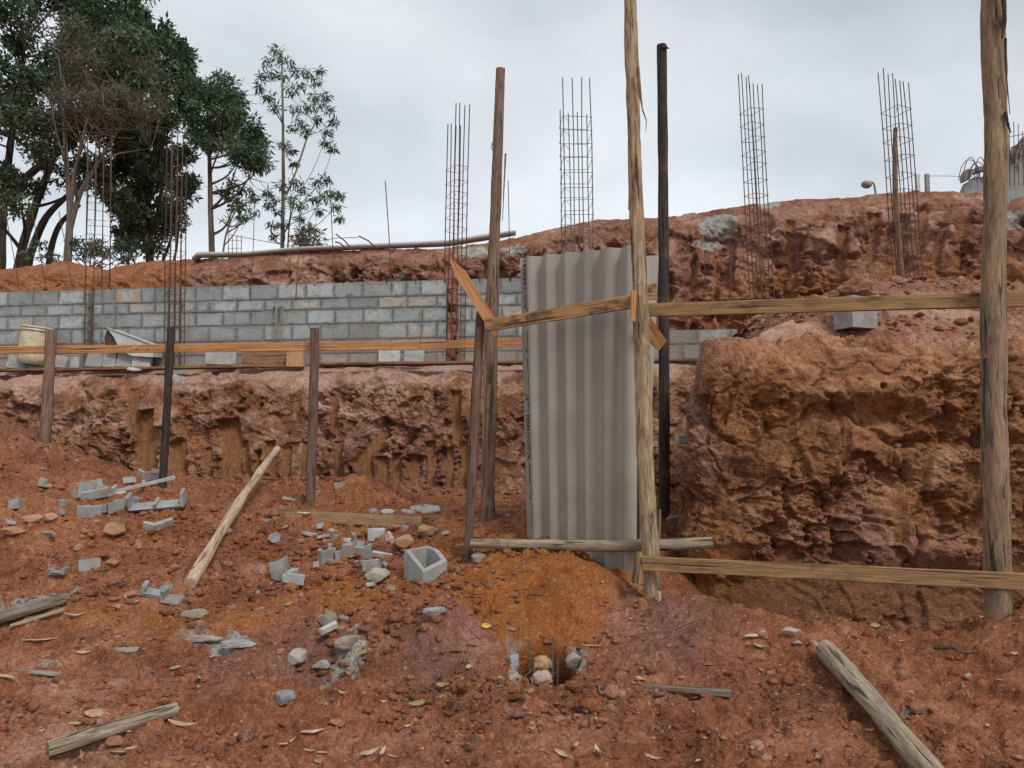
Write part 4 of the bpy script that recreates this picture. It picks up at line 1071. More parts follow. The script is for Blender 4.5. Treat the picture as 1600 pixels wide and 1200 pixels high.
# ================================================================== rebar
def bar(root, name, pts, r, mat, n=5):
    m = MB(); m.tube(pts, [r] * len(pts), n, True); return m.build(name, mat, root, True)
def cage(label, ub, vb, Yb, ut, vt, Yt, wx, wy, mat, tops, r=.007, pitch=.16, group='rebar columns of the future building', rot=.15, stir0=.0, stir1=.86):
    """column cage: two rows of bars with stirrups. tops: extra/less height of each of the 8 bars"""
    B, T = P(ub, vb, Yb), P(ut, vt, Yt); ax = T - B; d = ax.normalized()
    root = thing('rebar_column', label, 'rebar', B, group)
    X = Vector((math.cos(rot), math.sin(rot), 0)); Yv = Vector((-math.sin(rot), math.cos(rot), 0))
    cs = [(-1, -1), (-.33, -1), (.33, -1), (1, -1), (-1, 1), (-.33, 1), (.33, 1), (1, 1)]
    rr = random.Random(int(ub * 7 + vt))
    def at(k, h):
        a, b = cs[k]
        return B + ax * h + X * (a * wx / 2) + Yv * (b * wy / 2)
    for k in range(8):
        top = 1 + tops[k] / ax.length
        j = lambda: Vector((rr.uniform(-.008, .008), rr.uniform(-.008, .008), 0))
        pts = [at(k, 0)] + [at(k, h * top) + j() for h in (.25, .5, .75)] + [at(k, top) + j() * 1.5]
        bar(root, 'bar', pts, r, mat, 6)
    n = int(ax.length * (stir1 - stir0) / pitch)
    for i in range(n):
        h = stir0 + (stir1 - stir0) * (i + .5 + rr.uniform(-.14, .14)) / n
        tl = rr.uniform(-.012, .012); tl2 = rr.uniform(-.012, .012)
        q = [at(0, h) + d * tl, at(3, h) + d * tl2, at(7, h) - d * tl, at(4, h) - d * tl2]
        q = [B + ax * h + (x - B - ax * h) * 1.06 for x in q]
        m = MB()
        for a, b in zip(q, q[1:] + q[:1]): m.tube([a, b], [.0032, .0032], 4, True)
        m.tube([q[0], q[0] + (q[2] - q[0]) * .3 - d * .03], [.003, .003], 4, True)
        m.build('stirrup', mat, root, False)
    return root
cage('rusty rebar column in the gap between the two left block walls', 151, 566, 10.95, 156, 222, 10.95, .3, .34, M['rebar'], [0, .05, 0, .1, -.1, -.15, 0, -.1], .0075, .2, rot=.5)
cage('rusty rebar column in front of the long wall, before the dark round-crowned tree', 272, 570, 10.25, 277, 215, 10.25, .2, .3, M['rebar'], [.05, 0, 0, -.3, -.1, 0, -.15, -.35], .0075, .17, rot=.6)
cage('rebar column in the wall gap left of the brown flat-topped pole', 708, 566, 10.1, 716, 180, 10.1, .2, .25, M['rebar'], [.1, .12, .1, .12, -.1, -.08, -.1, -.08], .007, .165, rot=.55, stir1=.8)
cage('wide rebar column rising behind the corrugated sheet', 905, 540, 9.4, 898, 150, 9.4, .34, .4, M['rebar_grey'], [.14, .14, .14, .14, -.1, -.14, -.12, -.14], .0068, .17, rot=.04, stir0=.3, stir1=.92)
cage('leaning rebar column between the blackened pole and the clay-heaped block', 1193, 500, 8.7, 1171, 125, 8.75, .17, .2, M['rebar'], [-.1, -.1, -.1, -.08, .1, .12, .08, .12], .0058, .17, rot=.35, stir0=.05, stir1=.9)
rc = cage('leaning rebar column with a dark stick inside, near the right pole', 1422, 470, 8.3, 1396, 122, 8.35, .19, .22, M['rebar'], [-.08, -.08, -.08, -.08, .1, .16, .1, .12], .006, .17, rot=.35, stir0=.02, stir1=.88)
SEED[0] = 60
pole('wooden_stick', 'dark flat stick standing inside the rebar column nearest the right pole', 'stick', [(1399, 200, 8.36, 7), (1398, 300, 8.36, 9), (1412, 460, 8.36, 9)], M['pole_brown'], None, .1, 6, 14)
G_R = 'single starter bars along the block walls'
for i, (u0, v0, u1, v1, lb, Yd, r) in enumerate([
    (602, 283, 612, 470, 'tallest single bar, standing alone against the sky left of the wall gap', 10.3, .0065),
    (515, 275, 521, 470, 'single bar rising in front of the right edge of the thin eucalyptus', 10.4, .0055),
    (794, 282, 795, 470, 'single bar just right of the brown flat-topped pole', 10.1, .0055),
    (398, 300, 391, 470, 'single bar between the two slim trees', 10.5, .005),
    (469, 305, 462, 470, 'single bar close to the thin eucalyptus trunk', 10.4, .005),
    (5, 315, 33, 470, 'thin bar leaning right at the far left, before the leaning trunks', 11.1, .006),
    (50, 330, 74, 470, 'thin leaning bar between the leaning trunks at the left', 11.1, .006),
    (92, 330, 116, 470, 'thin leaning bar just below the pale forked trunk', 11.1, .006),
    (1101, 390, 1099, 480, 'thin bar against the upper bank right of the blackened pole', 9.6, .006),
    (1141, 385, 1140, 480, 'dark bar against the upper bank below the grey cement patch', 9.6, .011)]):
    m = MB(); a, b = P(u0, v0, Yd), P(u1, v1, Yd); m.tube([a, a.lerp(b, .5) + Vector((.012, 0, 0)), b], [r, r, r * 1.1], 6, True)
    tag(m.build('starter_bar', M['rebar'], None, True), lb, 'rebar', G_R)
# little starter cage and bent rods on the rim of the upper bank
root = thing('starter_cage', 'tiny rebar cage on the pale kerb between the two slim trees', 'rebar', P(367, 395, 13.0))
for u in (357, 363, 370, 377): bar(root, 'bar', [P(u, 368, 13.0), P(u, 402, 13.0)], .006, M['rebar'])
for v in (376, 388): bar(root, 'stirrup', [P(356, v, 12.98), P(378, v, 12.98)], .004, M['rebar'])
for i, (u0, v0, u1, v1, lb) in enumerate([(525, 366, 552, 392, 'leftmost of the three bent rods lying on the pale kerb'), (561, 369, 590, 389, 'rightmost of the three bent rods lying on the pale kerb'), (524, 378, 540, 388, 'shortest of the three bent rods lying on the pale kerb')]):
    m = MB(); a, b = P(u0, v0, 12.4), P(u1, v1, 12.2); m.tube([a, a.lerp(b, .5) + Vector((0, 0, .03)), b], [.012] * 3, 6, True)
    tag(m.build('bent_rod', M['rebar'], None, True), lb, 'rod', 'bent rods on the kerb')
m = MB(); m.tube([P(355, 366, 13.05), P(450, 384, 12.9), P(525, 372, 12.6), P(560, 371, 12.5)], [.006] * 4, 5, True)
tag(m.build('sagging_wire', M['wire'], None, True), 'thin wire sagging along the kerb below the slim trees', 'wire')
# bent tie wires hooked over the wall
root = thing('wire_bundle', 'bundle of bent wire hooks hanging on the long block wall above the orange rail', 'wire', P(436, 530, 10.35))
rr = random.Random(4)
for i in range(9):
    u0 = 428 + rr.uniform(0, 16); u1 = 427 + rr.uniform(0, 14)
    bar(root, 'hook', [P(u0 - 4, 484, 10.42), P(u0 - 1, 478, 10.4), P(u0, 482, 10.36), P((u0 + u1) / 2 + 2, 505, 10.33), P(u1, 532 + rr.uniform(-4, 3), 10.3)], .0045, M['wire'])

# ================================================================== things on the terrace edge
yw = lambda u: WALLY(XW(u))
def brick(name, label, u, v, Y, wpx, hpx, dpx, mat, cat, tilt=0.0, lean=0.0, yaw=0.0, group=None, hollow=False, bev=.006):
    """block standing with the middle of its lower edge at pixel (u, v)"""
    k = Y / F; c = P(u, v, Y); w, h, d = wpx * k, hpx * k, dpx * k
    R = Euler((lean, tilt, yaw)).to_matrix()
    SEED[0] += 1
    m = MB()
    m.box((0, 0, h / 2), Vector((w / 2, 0, 0)), Vector((0, d / 2, 0)), Vector((0, 0, h / 2)), bev, SEED[0], 4, .02)
    m.v = [tuple(R @ Vector(q) + c) for q in m.v]
    return tag(m.build(name, mat, None, False, c), label, cat, group)
GBK = 'loose grey blocks and slabs along the foot of the wall'
ye = lambda u: yw(u) - .25
for (u, v, w, h, d, mt, lb, tl, ln, yaw) in [
    (25, 577, 30, 30, 8, 'frag', 'grey slab under the left side of the cream bucket', .1, -.25, .1),
    (58, 577, 36, 32, 8, 'frag', 'grey slab between the cream bucket and the post on the mound', .08, -.25, -.1),
    (93, 576, 26, 20, 10, 'frag', 'grey slab just right of the post on the mound', .12, -.3, -.3),
    (118, 576, 14, 18, 12, 'frag_pale', 'small white block standing alone left of the pale metal tub', 0, -.1, .1),
    (147, 575, 26, 26, 10, 'frag', 'grey slab at the left under the pale metal tub', .05, -.3, 0),
    (171, 575, 20, 26, 10, 'frag', 'darker grey slab in the middle under the pale metal tub', 0, -.25, 0),
    (194, 575, 25, 28, 10, 'frag_pale', 'pale slab at the right under the pale metal tub', .03, -.3, 0),
    (221, 575, 28, 28, 10, 'frag_pale', 'whitish slab under the lower lip of the pale metal tub', 0, -.3, .1),
    (346, 571, 46, 24, 22, 'frag_pale', 'whitish block on the terrace edge left of the brown boarding', 0, 0, .25),
    (608, 566, 34, 24, 5, 'frag_pale', 'pale slab leaning on the wall, left of the pair right of the red brown post', 0, -.2, 0),
    (647, 566, 32, 22, 5, 'frag', 'pale slab leaning on the wall, right of the pair right of the red brown post', 0, -.2, 0)]:
    brick('concrete_slab', lb, u, v, ye(u), w, h, d, M[mt], 'slab', tl, ln, yaw, GBK)
brick('clay_stained_block', 'clay-stained tan block between the brown boarding and the red brown post', 462, 574, ye(462), 26, 27, 20, M['stone_tan'], 'block', 0, 0, .1)
brick('wooden_boarding', 'brown wooden boarding standing on the terrace edge left of the red brown post', 415, 574, ye(415), 76, 30, 4, M['plank_brown'], 'board', .03, -.08, 0)
def edge_plank(label, u0, v0, u1, v1, hpx):
    SEED[0] += 1
    a, b = P(u0, v0, yw(u0) - .42), P(u1, v1, yw(u1) - .42); m = MB()
    m.box((a + b) / 2, (b - a) / 2, Vector((0, .1, 0)), Vector((0, 0, hpx * 10 / F / 2)), .004, SEED[0], 20, .06)
    tag(m.build('form_plank', M['plank_brown'], None), label, 'plank', 'thin planks lying along the terrace edge')
edge_plank('thin plank along the terrace edge from the wall gap to the corrugated sheet', 498, 569, 860, 566, 4)
edge_plank('thin plank along the terrace edge below the pale metal tub', 95, 578, 400, 573, 3.5)
edge_plank('thin plank along the terrace edge below the cream bucket', -120, 580, 88, 578, 3.5)
# bucket
u0 = 52; Y0 = ye(52) - .05; k = Y0 / F; c = P(52, 556, Y0)
root = thing('plastic_bucket', 'dirty cream plastic bucket with a rimmed top, standing on slabs at the far left', 'bucket', c)
def lathe(root, name, prof, mat, c, tilt, n=28):
    m = MB(); R = Euler((0, tilt, 0)).to_matrix(); vs = []; fs = []
    for (r, z) in prof:
        for i in range(n):
            th = 2 * math.pi * i / n; vs.append(R @ Vector((r * math.cos(th), r * math.sin(th), z)) + c)
    for j in range(len(prof) - 1):
        for i in range(n): fs.append((j * n + i, j * n + (i + 1) % n, (j + 1) * n + (i + 1) % n, (j + 1) * n + i))
    fs.append(tuple(range(n))[::-1]); fs.append(tuple((len(prof) - 1) * n + i for i in range(n)))
    m.add(vs, fs); return m.build(name, mat, root, True)
H = 46 * k; RB = 21 * k; RT = 22.5 * k
lathe(root, 'bucket_body', [(RB * .98, -.12), (RB, 0), (RB + (RT - RB) * .8, H * .8), (RT, H * .97), (RT - .006, H * .97), (RT - .02, H * .6)], M['bucket'], c, .1)
lathe(root, 'bucket_rim', [(RT, H * .84), (RT + .014, H * .845), (RT + .014, H * .875), (RT + .004, H * .88), (RT + .004, H * .93), (RT + .015, H * .935), (RT + .015, H * .99), (RT - .01, H)], M['bucket'], c, .1)
# tub: a tilted open tray of pale sheet metal
root = thing('metal_tub', 'pale metal tub tipped over before the wall, with a dark mouth coloured as shade', 'tub', P(200, 556, ye(200)))
Yt = ye(200) - .1
front = [P(168, 514, Yt), P(240, 540, Yt), P(239, 558, Yt), P(205, 556, Yt), P(186, 545, Yt), P(178, 527, Yt)]
back = [q + Vector((.02, .24, .02)) for q in front]
m = MB(); k = len(front); inner = [q + Vector((0, .02, 0)) for q in front]
m.add(front + back, [tuple(range(k)), tuple(range(2 * k - 1, k - 1, -1))] + [(i, (i + 1) % k, k + (i + 1) % k, k + i) for i in range(k) if i != k - 1 and i != k - 2])
m.build('tub_shell', M['galv'], root)
m = MB(); m.tube([P(167, 512, Yt - .01), P(204, 525.5, Yt - .01), P(242, 540, Yt - .01)], [.01] * 3, 8); m.build('rolled_rim', M['frag_pale'], root, True)
m = MB(); q = [P(167, 516, Yt + .02), P(177, 528, Yt + .02), P(186, 546, Yt + .02), P(166, 546, Yt + .05), P(163, 528, Yt + .05)]
m.add(q + [x + Vector((0, .18, 0)) for x in q], [(0, 1, 2, 3, 4), (9, 8, 7, 6, 5)] + [(i, (i + 1) % 5, 5 + (i + 1) % 5, 5 + i) for i in range(5)]); m.build('tub_mouth_shade', M['darkhole'], root)  # closed dark solid in place of the shaded hollow
# crumpled light lump on the edge
V0, F0 = ICO3
def rock(label, u, v, wpx, mat, sq=(1, .8, .7), cat='stone', name='stone', seed=0, pos=None, group=None, sink=.3, rough=.09, k=12, yaw=0.0):
    r = np.random.default_rng(seed + 1000); p = pos or hit(u, v); rad = wpx * p.y / F / 2
    q = rock_shape(V0, r, k, (1, 1, 1), rough); q = q / np.abs(q[:, 0]).max()
    q = q + .05 * rough / .09 * chunks(q + seed, 3.0, seed)[0][:, None] * q
    q = q * np.array(sq) * rad
    ca, sa = math.cos(yaw), math.sin(yaw); q = np.stack([q[:, 0] * ca - q[:, 1] * sa, q[:, 0] * sa + q[:, 1] * ca, q[:, 2]], 1)
    zb = q[:, 2].min(); org = p + Vector((0, 0, -zb * (1 - sink) + 0))
    o = big_mesh(name, q, F0, mat, True); o.location = org; ORG[o.name] = org
    return tag(o, label, cat, group)
rock('crumpled pale lump on the terrace edge under the metal tub', 208, 579, 30, M['frag_pale'], (1, .6, .35), 'lump', 'crumpled_lump', 3, P(208, 580, ye(208) - .3))

# ================================================================== block on top of the clay bank
def hollow_block(name, label, c, w, d, h, R, mat, cat, cut=None, wall=.03, cells=2):
    """hollow concrete block (two cells), optionally with a corner of its wall broken away"""
    bm = bmesh.new()
    xs = [-w / 2, -w / 2 + wall, -wall / 2, wall / 2, w / 2 - wall, w / 2]; ys = [-d / 2, -d / 2 + wall, d / 2 - wall, d / 2]
    g = {}
    for zi, z in enumerate((0, h)):
        for i, x in enumerate(xs):
            for j, y in enumerate(ys): g[zi, i, j] = bm.verts.new((x, y, z))
    solid = lambda i, j: not (j == 1 and (i in (1, 3) or (cells == 1 and i == 2))) and 0 <= i < 5 and 0 <= j < 3
    for i in range(5):
        for j in range(3):
            if not solid(i, j): continue
            bm.faces.new([g[1, i, j], g[1, i + 1, j], g[1, i + 1, j + 1], g[1, i, j + 1]]); bm.faces.new([g[0, i, j], g[0, i, j + 1], g[0, i + 1, j + 1], g[0, i + 1, j]])
            for (di, dj, a, b) in ((-1, 0, (i, j + 1), (i, j)), (1, 0, (i + 1, j), (i + 1, j + 1)), (0, -1, (i, j), (i + 1, j)), (0, 1, (i + 1, j + 1), (i, j + 1))):
                if not solid(i + di, j + dj): bm.faces.new([g[0, a[0], a[1]], g[0, b[0], b[1]], g[1, b[0], b[1]], g[1, a[0], a[1]]])
    bmesh.ops.recalc_face_normals(bm, faces=bm.faces[:])
    if cut:
        for (pc, pn) in cut:
            ge = bmesh.ops.bisect_plane(bm, geom=bm.verts[:] + bm.edges[:] + bm.faces[:], plane_co=pc, plane_no=pn, clear_outer=True)
            bmesh.ops.holes_fill(bm, edges=[e for e in ge['geom_cut'] if isinstance(e, bmesh.types.BMEdge)], sides=0)
    bmesh.ops.recalc_face_normals(bm, faces=bm.faces[:])
    bmesh.ops.bevel(bm, geom=[e for e in bm.edges if e.is_manifold and e.calc_face_angle(0) > .6], offset=.004, segments=1, affect='EDGES')
    R = R.to_matrix() if isinstance(R, Euler) else R
    for v in bm.verts: v.co = R @ v.co + Vector((random.uniform(-.0015, .0015),) * 3)
    me = bpy.data.meshes.new(name); bm.to_mesh(me); bm.free(); me.materials.append(mat)
    o = bpy.data.objects.new(name, me); COL.objects.link(o); o.location = c; ORG[o.name] = Vector(c)
    return tag(o, label, cat)
cb = P(1341, 508, 6.45)
hollow_block('concrete_block', 'grey block on top of the clay bank behind the upper board, heaped with earth', cb + Vector((0, .05, -.03)), .3, .2, .27, Euler((0, .0, .45)), M['frag'], 'block')
o = rock('pink earth heaped on the grey block behind the upper board', 0, 0, 66, M['loose'], (1, .8, .55), 'earth heap', 'earth_heap', 5, cb + Vector((.015, .05, .225)), None, .15, .2, 24)

# ================================================================== broken block pieces
TH_ = .026
def poly_of(kind, L, r):
    t = TH_
    j = lambda s=.006: r.uniform(-s, s)
    if kind == 'bar': return [(-L / 2, -t / 2), (L / 2 + j(), -t / 2 + j(.003)), (L / 2 + j(.012), t / 2), (-L / 2 + j(.012), t / 2 + j(.003))]
    if kind == 'L':
        b = L * r.uniform(.45, .7); return [(-L / 2, 0), (L / 2, 0), (L / 2 + j(), t), (-L / 2 + t, t), (-L / 2 + t + j(.003), b + j(.01)), (-L / 2, b)]
    if kind == 'T':
        b = L * r.uniform(.35, .6); return [(-L / 2, 0), (L / 2, 0), (L / 2 + j(), t), (t / 2, t), (t / 2 + j(.003), b), (-t / 2, b + j(.012)), (-t / 2, t), (-L / 2 + j(), t)]
    if kind == 'U':
        b = L * .4; return [(-L / 2, 0), (L / 2, 0), (L / 2, b + j(.02)), (L / 2 - t, b), (L / 2 - t, t), (-L / 2 + t, t), (-L / 2 + t, b * .8 + j(.02)), (-L / 2, b)]
    if kind == 'E':
        b = L * .28; return [(-L / 2, 0), (L / 2, 0), (L / 2, b), (L / 2 - t, b + j(.02)), (L / 2 - t, t), (t / 2, t), (t / 2, b * .45), (-t / 2, b * .5), (-t / 2, t), (-L / 2 + t, t), (-L / 2 + t, b), (-L / 2, b + j(.02))]
    n = 5 if kind == 'chunk' else 6
    return [(L / 2 * r.uniform(.7, 1.05) * math.cos(6.283 * i / n + .4), L / 2 * r.uniform(.5, .9) * math.sin(6.283 * i / n + .4)) for i in range(n)]
GF = 'broken pieces of grey concrete block'
def frag(label, u, v, wpx, kind, ang=0.0, stand=0, mat='frag', hk=1.0, lift=0.0, pos=None, tip=None, name='block_fragment'):
    """stand: 0 lying with the profile up, 1 on its edge (profile seen from the front)"""
    r = random.Random(int(u * 31 + v * 17)); p = pos or hit(u, v); L = wpx * p.y / F * 1.12
    poly = poly_of(kind, L, r)
    h = {'bar': .085, 'L': .1, 'T': .1, 'U': .12, 'E': .15, 'chunk': .55 * L, 'plate': TH_}[kind] * hk
    bm = bmesh.new()
    lo = [bm.verts.new((x, y, 0)) for x, y in poly]; hi = [bm.verts.new((x + r.uniform(-.004, .004), y + r.uniform(-.004, .004), h * r.uniform(.82, 1.08))) for x, y in poly]
    bm.faces.new(lo[::-1]); bm.faces.new(hi); n = len(poly)
    for i in range(n): bm.faces.new([lo[i], lo[(i + 1) % n], hi[(i + 1) % n], hi[i]])
    bmesh.ops.recalc_face_normals(bm, faces=bm.faces[:])
    bmesh.ops.bevel(bm, geom=bm.edges[:], offset=.0028, segments=1, affect='EDGES')
    # lay it down: tilt, spin, then sit on the ground
    R = (Matrix.Rotation(ang, 3, 'Z') @ Euler((tip[0], tip[1], 0)).to_matrix()) if tip else Matrix.Rotation(ang, 3, 'Z') @ Euler((1.5708 * stand + r.uniform(-.3, .3), r.uniform(-.28, .28), 0)).to_matrix()
    for w in bm.verts: w.co = R @ w.co
    zb = min(w.co.z for w in bm.verts); cx = sum((w.co for w in bm.verts), Vector()) / len(bm.verts)
    for w in bm.verts: w.co -= Vector((cx.x, cx.y, zb))
    me = bpy.data.meshes.new(name); bm.to_mesh(me); bm.free(); me.materials.append(M[mat])
    o = bpy.data.objects.new(name, me); COL.objects.link(o); o.location = p + Vector((0, 0, lift - .022)); ORG[o.name] = o.location.copy()
    return tag(o, label, 'block piece', GF)
for a in [
    ('small L-shaped piece standing alone below the post on the mound', 72, 763, 18, 'L', 1.1, 1),
    ('grey lump at the left edge, above the tan stones', 23, 793, 26, 'chunk', .2, 0),
    ('pale chip at the left edge beside the tan stones', 18, 821, 17, 'chunk', .6, 0, 'frag_pale', .6),
    ('flat grey bar pointing down to the right, alone left of the round tan stone', 76, 838, 50, 'bar', -.75, 0, 'frag', .5),
    ('small square piece at the left end of the left heap', 98, 790, 16, 'chunk', .1, 0),
    ('small pale piece just below the left end of the left heap', 96, 803, 18, 'chunk', .5, 0, 'frag', .8),
    ('tilted flat bar at the left of the left heap', 119, 779, 26, 'bar', -.7, 0, 'frag', .9),
    ('broad tilted piece behind the left heap', 137, 770, 30, 'L', .5, 0),
    ('long grey bar in the middle of the left heap', 146, 783, 42, 'bar', .6, 0),
    ('lumpy piece in the middle of the left heap', 158, 775, 28, 'chunk', .4, 0, 'frag', 1.0, .02),
    ('T-shaped piece standing highest on the left heap', 178, 773, 30, 'T', 3.3, 1, 'frag_pale'),
    ('small pale lump behind the T-shaped piece', 202, 756, 20, 'chunk', 0, 0, 'frag_pale', .8),
    ('long thin strip with a stub in its middle, lying behind the three-webbed piece', 224, 768, 82, 'T', .42, 0, 'frag_pale', .35),
    ('angled bracket-like piece by the foot of the dark leaning post', 230, 748, 26, 'L', .9, 0, 'frag_pale'),
    ('narrow shard right beside the foot of the dark leaning post', 245, 744, 15, 'bar', 1.0, 0, 'frag_pale'),
    ('short piece touching the left end of the three-webbed piece', 208, 787, 22, 'chunk', .9, 0),
    ('largest flat piece with three upright webs, below the dark leaning post', 244, 796, 74, 'E', .16, 0, 'frag', 1.0, 0.0, None, (1.92, -.08)),
    ('curved upright piece below the three-webbed piece', 245, 829, 34, 'L', 1.2, 0, 'frag', .7),
    ('crossed piece in the front row of the left heap', 139, 806, 30, 'T', .5, 0),
    ('second piece from the left in the front row of the left heap', 164, 803, 22, 'chunk', .8, 0),
    ('third piece from the left in the front row of the left heap', 178, 799, 20, 'L', .6, 0),
    ('smallest piece at the right end of the front row of the left heap', 187, 792, 14, 'bar', .6, 0),
    ('small chip in front of the left heap', 150, 816, 11, 'chunk', 1.0, 0, 'frag', .7),
    ('pale sliver at the left of the front row of the left heap', 136, 794, 13, 'chunk', .2, 0, 'frag_pale', .5),
    ('hollow-fronted block lump between the left edge and the slanting log', 92, 897, 22, 'U', .2, 1),
    ('tilted bar resting on red stones right of the hollow-fronted lump', 140, 889, 26, 'bar', .55, 0),
    ('bent piece at the left of the trio near the foot of the slanting log', 236, 931, 30, 'L', .3, 1),
    ('square piece at the back of the trio near the foot of the slanting log', 259, 929, 22, 'chunk', .1, 0, 'frag', 1.2),
    ('front piece of the trio near the foot of the slanting log', 266, 941, 28, 'L', .0, 1),
    ('tiny pale chip on the pale mound behind the left heap', 120, 721, 9, 'chunk', 0, 0, 'frag_pale', .8),
    ('small tilted slab right of the slanting log, left of the buried board', 415, 814, 19, 'plate', -.5, 0),
    ('square grey piece standing right of the slanting log', 429, 846, 20, 'plate', .1, 1),
    ('small square piece lying on the buried board', 517, 812, 12, 'plate', .4, 1),
    ('tilted slab at the left of the row below the buried board', 484, 836, 28, 'plate', .8, 0),
    ('pale lump at the top of the row below the buried board', 500, 828, 16, 'chunk', .2, 0, 'frag_pale'),
    ('broad slab in the middle of the row below the buried board', 504, 840, 24, 'plate', .7, 0),
    ('small piece at the right of the row below the buried board', 524, 842, 15, 'chunk', .8, 0),
    ('brownish lump behind the right of the row below the buried board', 519, 833, 14, 'chunk', .3, 0, 'rough'),
    ('small cube at the lower left of the middle heap', 494, 884, 14, 'chunk', .1, 0, 'frag_pale', 1.1),
    ('slanted piece at the left of the middle heap', 508, 876, 22, 'L', .7, 0),
    ('rounded piece at the upper left of the middle heap', 519, 862, 16, 'chunk', 0, 0, 'frag', 1.2, .02),
    ('upright slab in the front of the middle heap', 530, 878, 16, 'bar', 1.4, 0, 'frag', 1.2),
    ('small piece at the very top of the middle heap', 543, 856, 15, 'chunk', .7, 0, 'frag_pale', 1.2, .035),
    ('tilted bar at the top right of the middle heap', 553, 855, 22, 'bar', 1.9, 0, 'frag', 1.1, .03),
    ('blocky piece in the centre of the middle heap', 546, 871, 20, 'L', 1.4, 0, 'frag', 1.1, .01),
    ('pale piece at the right of the middle heap', 561, 860, 22, 'chunk', .2, 0, 'frag_pale', 1.0, .015),
    ('flat bar sloping out of the right side of the middle heap', 568, 869, 26, 'bar', -.35, 0, 'frag_pale'),
    ('square piece just above and right of the middle heap', 575, 855, 17, 'plate', -.4, 0),
    ('pale jagged piece uppermost to the right of the middle heap', 585, 845, 22, 'L', .1, 0, 'frag_pale'),
    ('long flat bar to the right of the middle heap, behind the hollow block', 597, 872, 30, 'bar', .08, 0, 'frag_pale', .6),
    ('tilted slab below the long flat bar', 607, 885, 24, 'plate', -.5, 0),
    ('dark tilted piece left of the rough brown lump', 575, 893, 24, 'L', .5, 0),
    ('short upright piece touching the rough brown lump', 590, 892, 14, 'bar', 1.3, 0),
    ('tiny light chip between the middle heap and the rough brown lump', 557, 881, 12, 'chunk', .1, 0, 'frag_pale'),
    ('tiny flat chip above the dark tilted piece', 575, 881, 11, 'chunk', .9, 0, 'frag_pale', .7),
    ('curved piece standing at the left of the four-piece heap below the slanting log', 437, 899, 26, 'L', 1.5, 0, 'frag', 1.2),
    ('dark slab behind the four-piece heap', 455, 892, 24, 'plate', .1, 0),
    ('small piece in the middle of the four-piece heap', 451, 902, 16, 'chunk', .5, 0, 'frag_pale'),
    ('pale bar at the right of the four-piece heap', 457, 906, 26, 'bar', .25, 0, 'frag_pale', .6),
    ('lowest slab of the four-piece heap', 460, 917, 27, 'bar', .1, 0, 'frag', .8),
    ('tiny white chip at the left of the four-piece heap', 424, 912, 9, 'chunk', .1, 0, 'frag_pale'),
    ('brownish strip in front of the curved standing piece', 437, 909, 17, 'bar', .9, 0, 'rough', .5),
    ('tiny blue-grey chip alone left of the four-piece heap', 402, 926, 11, 'chunk', .1, 0),
    ('flat pale chip below the rough brown lump', 575, 915, 22, 'plate', .1, 0, 'frag_pale'),
    ('small chip at the right end of the buried board', 632, 826, 12, 'plate', -.2, 1),
    ('small chip right of the tan stones, near the short leaning post', 683, 828, 12, 'chunk', .1, 0, 'frag', .6),
    ('dark flat chip near the short leaning post', 695, 836, 17, 'chunk', .2, 0, 'frag', .5),
    ('large flat slab lying tilted behind the right end of the buried board', 662, 800, 60, 'plate', .05, 0),
    ('narrow slab lying under the large flat slab', 640, 803, 34, 'plate', .5, 0),
    ('pale lump behind the middle of the buried board', 583, 800, 18, 'chunk', .4, 0, 'frag_pale', .7),
    ('white flake lying behind the buried board', 606, 801, 24, 'plate', -.3, 0, 'frag_pale'),
    ('pale shard standing on the earth heap right of the red brown post', 529, 761, 14, 'bar', .7, 0, 'frag_pale', .8),
    ('grey chip just right of the red brown post', 497, 772, 10, 'chunk', 0, 0, 'frag', 1.2),
    ('flat white strip at the foot of the red brown post', 459, 783, 32, 'bar', .03, 0, 'frag_pale', .3),
    ('tiny grey chip at the foot of the brown flat-topped pole', 793, 806, 9, 'chunk', 0, 0),
    ('grey bar tilted over the cement-lined hollow', 513, 1006, 26, 'bar', .75, 0, 'frag_pale', .5, .06)]:
    frag(*a)
for (lb, u, v, w, kd, Y) in [('pale piece lying in the gap left of the blackened pole', 1022, 697, 14, 'chunk', 8.2), ('tilted piece in the gap right of the blackened pole', 1065, 691, 16, 'bar', 8.1)]:
    frag(lb, u, v, w, kd, .6, 0, 'frag_pale', 1.0, 0, P(u, v, Y))
for (lb, u, v, w, kd) in [('long strip low in the gap between the poles', 1032, 806, 26, 'bar'), ('forked piece low in the gap beside the clay bank', 1050, 816, 18, 'T')]:
    frag(lb, u, v, w, kd, .3, 0, 'frag', .6)
# the half-buried hollow block
h = hit(664, 908)
hollow_block('concrete_block', 'whole hollow grey block standing half buried on the orange slope left of the short post', h + Vector((-.01, .09, -.03)), .24, .2, .22, Euler((.13, .04, 0)).to_matrix() @ Matrix.Rotation(-.85, 3, 'Z'), M['frag_pale'], 'block', [((.0, 0, .2), (.45, -.25, 1))], cells=1)

